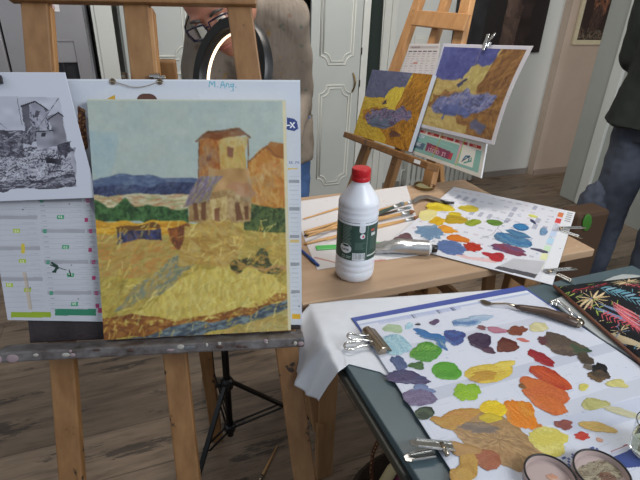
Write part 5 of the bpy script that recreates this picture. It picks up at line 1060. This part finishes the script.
# ---- bag on the floor under the grey table
bg = thing('shopping_basket', 'basket with a stitched brown leather handle under the grey table', 'basket', UV(.55, .62, 0))
c0 = UV(.53, .60, 0)
b_ = MB(); b_.lathe(c0, [(.10, .0), (.13, .01), (.15, .20), (.155, .30), (.147, .30), (.14, .2), (.12, .02), (.001, .015)], 36, 0, ZD, UD, 1.25, .85); b_.build('basket_body', mat('woven_dark_straw', '4a3a28', .8, 0, '2f261c', 120, .8), bg, smooth=40)
hp = [T(373, 500, .22), T(371, 470, .30), T(373, 452, .36), T(379, 439, .41), T(388, 428, .45), T(400, 424, .46), T(414, 440, .42), T(425, 470, .32), T(428, 500, .24)]
hp2 = []
for i in range(len(hp) - 1):
    for k in range(4): hp2.append(hp[i].lerp(hp[i + 1], k / 4))
b_ = MB(); b_.tube(hp2, .0065, 10, flat=.7); hdl = b_.build('handle', 'leather', bg, smooth='all')
b_ = MB()
for p_ in hp2[::1]: b_.ell(p_ + Vector((-.002, -.006, .0)), .0015, .0015, .0022, 6)
b_.build('stitching', 'creamcloth', hdl)
b_ = MB(); b_.tube([T(383, 484, .36), T(392, 470, .38), T(404, 458, .41), T(412, 449, .43)], [.012, .013, .012, .01], 12); o = b_.build('rolled_cloth', 'creamcloth', smooth='all'); tag(o, 'rolled cream cloth edge sticking out of the basket', 'cloth')
b_ = MB(); b_.tube([T(398, 490, .33), T(404, 476, .36), T(412, 466, .39), T(418, 458, .41)], [.022, .024, .02, .012], 12); o = b_.build('folded_scarf', 'magenta', smooth='all'); tag(o, 'dark magenta scarf lying in the basket beside the rolled cream cloth', 'scarf')
# ---- brush on the floor
p, q = T(258, 484, .005), T(277, 446, .005); b_ = MB(); fbh = thing('paint_brush', 'thin wooden brush lying on the floor beside the tripod', 'brush', (p + q) / 2)
b_.tube([q, q.lerp(p, .5), q.lerp(p, .78)], [.002, .0035, .004], 10); b_.build('handle', 'brush_wood', fbh, smooth='all'); b_ = MB(); b_.tube([q.lerp(p, .78), q.lerp(p, .92)], .0042, 10); b_.build('ferrule', 'nickel', fbh, smooth='all'); b_ = MB(); b_.tube([q.lerp(p, .92), p], [.004, .002], 8); b_.build('bristles', 'bristle', fbh)
# ---- black stool whose leg shows at the lower left corner
sk = T(-60, 520, 0); sk = thing('stool', 'black metal stool, only one leg showing at the lower left corner', 'stool', (-.775, .555, 0)); c = Vector((-.775, .555, 0))
b_ = MB(); b_.lathe(c, [(.001, .44), (.15, .44), (.16, .45), (.16, .465), (.15, .475), (.001, .475)], 32); b_.build('seat', 'black', sk, smooth=40)
for k in range(4):
    a = k * math.pi / 2 + .15; b_ = MB(); b_.tube([c + Vector((math.cos(a) * .11, math.sin(a) * .11, .44)), c + Vector((math.cos(a) * .20, math.sin(a) * .20, .004))], .013, 10); b_.build('leg', 'black', sk, smooth='all')
# ================================================================== PEOPLE
def caps(b_, p, q, r0, r1, n=16, fx=1.0, up=None):
    p, q = Vector(p), Vector(q); d = (q - p).normalized(); pts = []; rr = []
    for k in range(5): a = math.pi / 2 * (1 - k / 4); pts.append(p - d * r0 * math.sin(a)); rr.append(max(r0 * math.cos(a), r0 * .08))
    for k in range(5): a = math.pi / 2 * k / 4; pts.append(q + d * r1 * math.sin(a)); rr.append(max(r1 * math.cos(a), r1 * .08))
    return b_.tube(pts, rr, n, flat=fx, up=up)
def chain_caps(b_, P_, R_s, fx=1.0, up=None):
    for i in range(len(P_) - 1): caps(b_, P_[i], P_[i + 1], R_s[i], R_s[i + 1], 16, fx, up)
def loft(b_, rings, n=28):
    """rings: (centre, half width, half depth, side dir, front dir)"""
    vs = []; fs = []
    for c, w, d, X, Y in rings:
        X = Vector(X).normalized(); Y = Vector(Y).normalized(); c = Vector(c)
        for k in range(n): a = 2 * math.pi * k / n; ca_, sa_ = math.cos(a), math.sin(a); vs.append(c + X * w * math.copysign(abs(ca_) ** .85, ca_) + Y * d * math.copysign(abs(sa_) ** .85, sa_))
    for i in range(len(rings) - 1):
        for k in range(n): fs.append((i * n + k, i * n + (k + 1) % n, (i + 1) * n + (k + 1) % n, (i + 1) * n + k))
    fs.append(tuple(range(n))[::-1]); fs.append(tuple((len(rings) - 1) * n + k for k in range(n)))
    return b_.add(vs, fs)
def fuse(o, vox=.008, it=4, folds=0.0, fsc=.08):
    m = o.modifiers.new('fuse', 'REMESH'); m.mode = 'VOXEL'; m.voxel_size = vox; m.use_smooth_shade = True
    s = o.modifiers.new('soft', 'SMOOTH'); s.iterations = it; s.factor = .5
    if folds:
        t = bpy.data.textures.new('cloth_folds', 'CLOUDS'); t.noise_scale = fsc; t.noise_depth = 1
        d = o.modifiers.new('folds', 'DISPLACE'); d.texture = t; d.strength = folds; d.mid_level = .5
    return o
def hand(b_, wr, d, nrm, thumb, s=1.0, curl=.5):
    """palm, four unequal bent fingers and a thumb from the side of the palm"""
    d = Vector(d).normalized(); nrm = Vector(nrm); nrm = (nrm - d * nrm.dot(d)).normalized(); sd = Vector(thumb); sd = (sd - d * sd.dot(d) - nrm * sd.dot(nrm)).normalized(); wr = Vector(wr)
    for k in range(4):
        o_ = (.5 - k / 3) * .055 * s; caps(b_, wr + sd * o_ * .7 + d * .015 * s, wr + sd * o_ + d * .08 * s, .016 * s, .0135 * s, 10)
        L_ = (.068, .078, .073, .056)[k] * s; base = wr + sd * o_ * 1.12 + d * .085 * s; a = curl * .5; p = base
        for j, f_ in enumerate((.45, .32, .26)):
            q = p + (d * math.cos(a) + nrm * math.sin(a)) * L_ * f_; caps(b_, p, q, (.0092 - .0008 * j) * s, (.0086 - .0009 * j) * s, 10); p = q; a += curl * .6
    p = wr + sd * .028 * s + d * .03 * s; q = p + (sd * .75 + d * .6 + nrm * .2).normalized() * .038 * s; r = q + (sd * .2 + d * .9 + nrm * .35).normalized() * .03 * s
    caps(b_, wr + sd * .012 * s + d * .02 * s, p, .016 * s, .013 * s, 10); caps(b_, p, q, .0125 * s, .0105 * s, 10); caps(b_, q, r, .0105 * s, .0085 * s, 10)
def head_geo(b_, C_, F_, U_, s=1.0):
    """C_ centre of skull, F_ facing, U_ up"""
    R__ = F_.cross(U_).normalized()
    def L(x, y, z): return C_ + (R__ * x + F_ * y + U_ * z) * s
    b_.ell(L(0, -.012, .03), .076 * s, .094 * s, .09 * s, 24, 0, R__, U_)
    b_.ell(L(0, .022, -.035), .062 * s, .068 * s, .078 * s, 24, 0, R__, U_)
    b_.ell(L(0, .045, -.085), .034 * s, .034 * s, .028 * s, 16, 0, R__, U_)
    for sx in (-1, 1):
        b_.ell(L(.034 * sx, .060, -.022), .022 * s, .016 * s, .018 * s, 14, 0, R__, U_)      # cheek
        b_.ell(L(.030 * sx, .074, .022), .024 * s, .012 * s, .008 * s, 12, 0, R__, U_)       # brow ridge
        b_.ell(L(.078 * sx, -.004, -.008), .008 * s, .018 * s, .031 * s, 12, 0, R__, U_)     # ear
    caps(b_, L(0, .082, .012), L(0, .108, -.026), .008 * s, .013 * s, 12); b_.ell(L(0, .098, -.030), .018 * s, .012 * s, .010 * s, 12, 0, R__, U_)
    b_.ell(L(0, .078, -.062), .024 * s, .014 * s, .012 * s, 12, 0, R__, U_)
    return L
def face_parts(par, L, U_, F_, s=1.0):
    R__ = F_.cross(U_).normalized()
    for sx in (-1, 1):
        b_ = MB(); b_.ell(L(.031 * sx, .076, .002), .0125 * s, .0115 * s, .0085 * s, 16, 0, R__, U_); b_.build('eye', 'eyewhite', par, smooth='all')
        b_ = MB(); b_.ell(L(.031 * sx, .0865, .001), .0055 * s, .0018 * s, .0055 * s, 14, 0, R__, U_); b_.build('iris', 'iris', par, smooth='all')
        b_ = MB(); b_.tube([L(.014 * sx, .090, .020), L(.030 * sx, .092, .026), L(.048 * sx, .078, .020)], [.003 * s, .0042 * s, .002 * s], 8); b_.build('eyebrow', 'hair', par, smooth='all')
    b_ = MB(); b_.tube([L(-.022, .084, -.063), L(0, .0945, -.061), L(.022, .084, -.063)], [.002 * s, .0055 * s, .002 * s], 10); b_.build('lips', 'lip', par, smooth='all')
# ---- person at the ring light: bends towards the near easel
pa_ = thing('person', 'person in a paint-stained taupe shirt and blue jeans bending down behind the near easel', 'person', (-.22, 1.95, 0))
hipc = Vector((-.20, 1.93, .88)); sh = Vector((-.265, 1.63, 1.275)); hc = atD(211, 6, 1.27) + Vector((.0, .075, .0))
Ft = (Vector((-.30, .9, 1.05)) - hc).normalized(); roll = Vector((-.42, .0, 1)); Ut = (roll - Ft * roll.dot(Ft)).normalized()
b_ = MB(); Lh = head_geo(b_, hc, Ft, Ut)
caps(b_, sh + Vector((0, .0, .03)), hc - Ut * .05 - Ft * .02, .060, .055)
X_ = Vector((1, -.05, -.02)); Dn = (sh - hipc).normalized(); Yf = X_.cross(Dn)
loft(b_, [(hipc - Dn * .06, .10, .07, X_, Yf), (hipc + Dn * .05, .11, .08, X_, Yf), (hipc.lerp(sh, .5), .12, .085, X_, Yf), (hipc.lerp(sh, .85), .14, .085, X_, Yf), (sh, .15, .075, X_, Yf)])
SR, SL_ = sh + Vector((.135, .01, -.01)), sh + Vector((-.095, -.01, -.045))
ER, EL = Vector((-.105, 1.78, 1.02)), Vector((-.415, 1.62, .98)); HR, HL = Vector((-.12, 1.56, .84)), Vector((-.42, 1.40, .86))
for s_, e_, h_ in ((SR, ER, HR), (SL_, EL, HL)): caps(b_, s_, e_, .052, .040); caps(b_, e_, h_, .040, .026)
hand(b_, HR, (-.6, -.6, -.35), (0, 0, -1), (-.5, .6, 0)); hand(b_, HL, (.5, -.6, -.35), (0, 0, -1), (.5, .6, 0))
KN = [(Vector((-.145, 1.93, .86)), Vector((-.125, 1.86, .47)), Vector((-.12, 1.96, .08))), (Vector((-.325, 1.94, .86)), Vector((-.33, 1.87, .47)), Vector((-.33, 2.0, .08)))]
for h_, k_, f_ in KN: caps(b_, h_, k_, .078, .055); caps(b_, k_, f_, .055, .036); caps(b_, f_, f_ + Vector((0, -.15, -.04)), .035, .03)
body = fuse(b_.build('body', 'skin', pa_), .0065, 3)
b_ = MB(); loft(b_, [(Vector((-.21, 1.90, .755)), .172, .135, X_, (0, 1, .1)), (Vector((-.21, 1.91, .86)), .170, .135, X_, (0, 1, .15)), (hipc.lerp(sh, .25), .170, .135, X_, Yf), (hipc.lerp(sh, .55), .172, .135, X_, Yf), (hipc.lerp(sh, .85), .180, .125, X_, Yf), (sh + Dn * .02, .155, .085, X_, Yf), (sh + Dn * .055, .085, .065, X_, Yf)])
for s_, e_, h_ in ((SR, ER, HR), (SL_, EL, HL)): caps(b_, s_, e_, .074, .064); caps(b_, e_, e_.lerp(h_, .85), .062, .045)
caps(b_, sh + Vector((-.08, 0, 0)), sh + Vector((.10, 0, 0)), .075, .075)
caps(b_, sh + Vector((0, .03, .03)), sh.lerp(hc, .38) + Vector((0, .02, .01)), .088, .070)
def stained():
    m, nt, b = _m('paint_stained_taupe_cotton'); v = coords(nt, (1, 1, 1)); c = ramp(nt, noise(nt, v, 9), [(.3, '73695e'), (.7, '7f756a')])
    for sc, col, th_ in ((34, '8a6a2a', .70), (41, '3f5a50', .71), (27, '6a4a3c', .72)):
        mx = nt.nodes.new('ShaderNodeMixRGB'); nt.links.new(ramp(nt, noise(nt, v, sc, 1, .4), [(th_, '000000'), (th_ + .02, 'c0c0c0')]), mx.inputs[0]); nt.links.new(c, mx.inputs[1]); mx.inputs[2].default_value = (*lin(col), 1); c = mx.outputs[0]
    nt.links.new(c, b.inputs['Base Color']); b.inputs['Roughness'].default_value = .85; bump(nt, b, noise(nt, coords(nt, (6, 6, 1.6)), 3, 3), .5, .03); return m
M['stained'] = stained()
fuse(b_.build('shirt', 'stained', pa_), .008, 5, .014, .09)
b_ = MB(); b_.tube([sh + Dn * .03 + Yf * .05, sh + Dn * .05 + X_ * .07, sh + Dn * .05 - Yf * .055, sh + Dn * .05 - X_ * .07, sh + Dn * .03 + Yf * .05], .014, 10, flat=1.4); b_.build('collar', 'stained', pa_, smooth='all')
b_ = MB(); loft(b_, [(Vector((-.225, 1.93, .80)), .150, .115, X_, (0, 1, 0)), (Vector((-.225, 1.94, .92)), .14, .11, X_, (0, 1, .1))])
for h_, k_, f_ in KN: caps(b_, h_, k_, .097, .074); caps(b_, k_, f_ + Vector((0, 0, .02)), .072, .058)
fuse(b_.build('jeans', 'jeans', pa_), .009, 3, .015, .06)
for h_, k_, f_ in KN:
    b_ = MB(); caps(b_, Vector((f_.x, f_.y + .03, .045)), Vector((f_.x, f_.y - .16, .038)), .045, .038, 14); fuse(b_.build('shoe', 'black', pa_), .006, 2)
face_parts(pa_, Lh, Ut, Ft)
# short hair cap with locks
b_ = MB(); R__ = Ft.cross(Ut).normalized()
b_.ell(Lh(0, -.030, .048), .080, .090, .082, 24, 0, R__, Ut); rnd = random.Random(8)
for k in range(46):
    a = rnd.uniform(-1.5, 1.5); x = .072 * math.sin(a); y = .030 + .030 * math.cos(a) - .03 * abs(math.sin(a)) * 1.6; z = .085 - .035 * abs(math.sin(a)) ; p = Lh(x, y - .01, z); q = Lh(x * 1.18, y + .018, z - .012 - .03 * rnd.random()); b_.tube([p, p.lerp(q, .5) + Ut * .006, q], [.006, .005, .0012], 6)
fuse(b_.build('hair', 'hair', pa_), .005, 1)
# spectacles
gl = thing('spectacles', 'dark blue rectangular spectacles on the face of the bending person', 'glasses', Lh(0, .1, 0)); gl['category'] = 'glasses'
def lens_loop(cx):
    pts = []
    for x, z in ((-.026, .014), (0, .016), (.026, .014), (.029, 0), (.024, -.016), (0, -.019), (-.022, -.017), (-.028, 0), (-.026, .014)): pts.append(Lh(cx + x, .103 - abs(cx + x) * .12, z))
    return pts
for sx in (-1, 1):
    b_ = MB(); b_.tube(lens_loop(.034 * sx), .0022, 8); b_.build('rim', 'glasses', gl, smooth='all')
    b_ = MB(); b_.add(lens_loop(.034 * sx)[:-1], [tuple(range(8))]); b_.add([p - Ft * .001 for p in lens_loop(.034 * sx)[:-1]], [tuple(range(8))]); b_.build('lens', 'glass', gl)
    b_ = MB(); b_.tube([Lh(.062 * sx, .094, .010), Lh(.078 * sx, .06, .010), Lh(.084 * sx, .0, .008), Lh(.084 * sx, -.03, -.012)], .0024, 8); b_.build('temple', 'glasses', gl, smooth='all')
b_ = MB(); b_.tube([Lh(-.008, .103, .004), Lh(0, .106, .008), Lh(.008, .103, .004)], .002, 8); b_.build('bridge', 'glasses', gl, smooth='all')
# ---- standing person on the right
pb_ = thing('person', 'person standing at the right edge in a dark green shirt and slate blue jeans', 'person', (1.46, 2.15, 0))
cx, cy = 1.50, 2.15; Fb = Vector((.55, .80, .05)).normalized(); Fb.z = 0; Fb.normalize(); Xb = Vector((Fb.y, -Fb.x, 0))
H_ = Vector((cx, cy, 0))
b_ = MB(); Lb = head_geo(b_, H_ + Vector((0, 0, 1.64)) + Fb * .03, Fb, ZD)
caps(b_, H_ + ZD * 1.42, H_ + ZD * 1.56 + Fb * .01, .058, .055)
loft(b_, [(H_ + ZD * .86, .15, .11, Xb, Fb), (H_ + ZD * .98, .155, .11, Xb, Fb), (H_ + ZD * 1.10, .14, .10, Xb, Fb), (H_ + ZD * 1.28, .17, .11, Xb, Fb), (H_ + ZD * 1.42, .15, .08, Xb, Fb)])
ARM = []
for sx in (-1, 1):
    s_ = H_ + Xb * .19 * sx + ZD * 1.38; e_ = H_ + Xb * .20 * sx + ZD * 1.13 + Fb * .04; h_ = H_ + Xb * .10 * sx + Fb * .24 + ZD * 1.08; ARM.append((s_, e_, h_)); caps(b_, s_, e_, .052, .042); caps(b_, e_, h_, .042, .027); hand(b_, h_, Fb * .4 - Xb * sx, -ZD, Fb, 1, .7)
LEG = []
for sx, fo in ((-1, -.02), (1, .05)):
    h_ = H_ + Xb * .095 * sx + ZD * .86; k_ = H_ + Xb * .11 * sx + Fb * (.03 + fo) + ZD * .48; f_ = H_ + Xb * .115 * sx + Fb * fo + ZD * .085; LEG.append((h_, k_, f_)); caps(b_, h_, k_, .082, .056); caps(b_, k_, f_, .056, .038); caps(b_, f_, f_ + Fb * .15 - ZD * .04, .035, .03)
fuse(b_.build('body', 'skin', pb_), .0065, 3)
b_ = MB(); loft(b_, [(H_ + ZD * .862, .245, .185, Xb, Fb), (H_ + ZD * .96, .225, .16, Xb, Fb), (H_ + ZD * 1.10, .20, .15, Xb, Fb), (H_ + ZD * 1.28, .205, .14, Xb, Fb), (H_ + ZD * 1.42, .165, .09, Xb, Fb), (H_ + ZD * 1.47, .08, .065, Xb, Fb)])
for s_, e_, h_ in ARM: caps(b_, s_, e_, .070, .060); caps(b_, e_, e_.lerp(h_, .88), .058, .046)
fuse(b_.build('shirt', 'dkshirt', pb_), .008, 4, .02, .09)
b_ = MB(); loft(b_, [(H_ + ZD * .80, .165, .125, Xb, Fb), (H_ + ZD * .98, .16, .12, Xb, Fb)])
for h_, k_, f_ in LEG: caps(b_, h_, k_, .104, .082); caps(b_, k_, f_ + ZD * .02, .082, .068)
jn = fuse(b_.build('jeans', 'jeans2', pb_), .008, 3, .018, .08)
for h_, k_, f_ in LEG:
    b_ = MB(); g = f_.copy(); g.z = .045; caps(b_, g - Fb * .03, g + Fb * .16 - ZD * .006, .045, .038, 14); fuse(b_.build('shoe', 'black', pb_), .006, 2)
face_parts(pb_, Lb, ZD, Fb)
b_ = MB(); b_.ell(Lb(0, -.030, .045), .083, .092, .085, 24, 0, Xb, ZD); b_.ell(Lb(0, -.06, -.01), .07, .055, .07, 20, 0, Xb, ZD); fuse(b_.build('hair', 'hair', pb_), .006, 1)
# ---- black chair and brown case by the standing person
ch = thing('folding_chair', 'black chair standing behind the right corner of the grey table', 'chair', (1.62, 1.62, 0)); cc = Vector((1.62, 1.60, 0)); Xc = Vector((.9, .43, 0)).normalized(); Yc = Vector((-Xc.y, Xc.x, 0))
b_ = MB(); b_.box(cc + ZD * .44, .40, .38, .03, 0, Xc, Yc); b_.build('seat', 'black', ch, bevel=.01)
for sx in (-1, 1):
    b_ = MB(); b_.tube([cc + Xc * .18 * sx - Yc * .17 + ZD * .43, cc + Xc * .20 * sx - Yc * .22 + ZD * .005], .011, 10); b_.build('leg', 'black', ch, smooth='all')
    b_ = MB(); b_.tube([cc + Xc * .20 * sx + Yc * .26 + ZD * .005, cc + Xc * .18 * sx + Yc * .18 + ZD * .44, cc + Xc * .17 * sx + Yc * .24 + ZD * .84], .011, 10); b_.build('leg', 'black', ch, smooth='all')
b_ = MB(); b_.box(cc + Yc * .225 + ZD * .72, .34, .022, .22, 0, Xc, Yc); b_.build('backrest', 'black', ch, bevel=.008)
cs = thing('carrying_case', 'brown case with a leaf green disc standing behind the birch table', 'case', UV(1.70, 1.32, 0))
b_ = MB(); b_.ubox(1.62, 1.80, 1.27, 1.37, .0, .585); b_.build('case_body', 'cardboard', cs, bevel=.02)
g = atD(590, 217, 1.70); b_ = MB(); b_.ell(UV(1.670, 1.266, .545), .024, .004, .040, 24, 0, (UD + ZD * .35).normalized(), (ZD - UD * .35).normalized()); b_.build('disc', 'green_disc', cs, smooth='all')
bgc = MB(); base = UV(1.97, 1.50, 0)
bgc.ell(base + ZD * .31, .07, .08, .31, 20); o = fuse(bgc.build('cloth_bag', 'jeans2'), .008, 3, .04, .06); tag(o, 'slate grey cloth bag standing beside the brown case', 'bag')
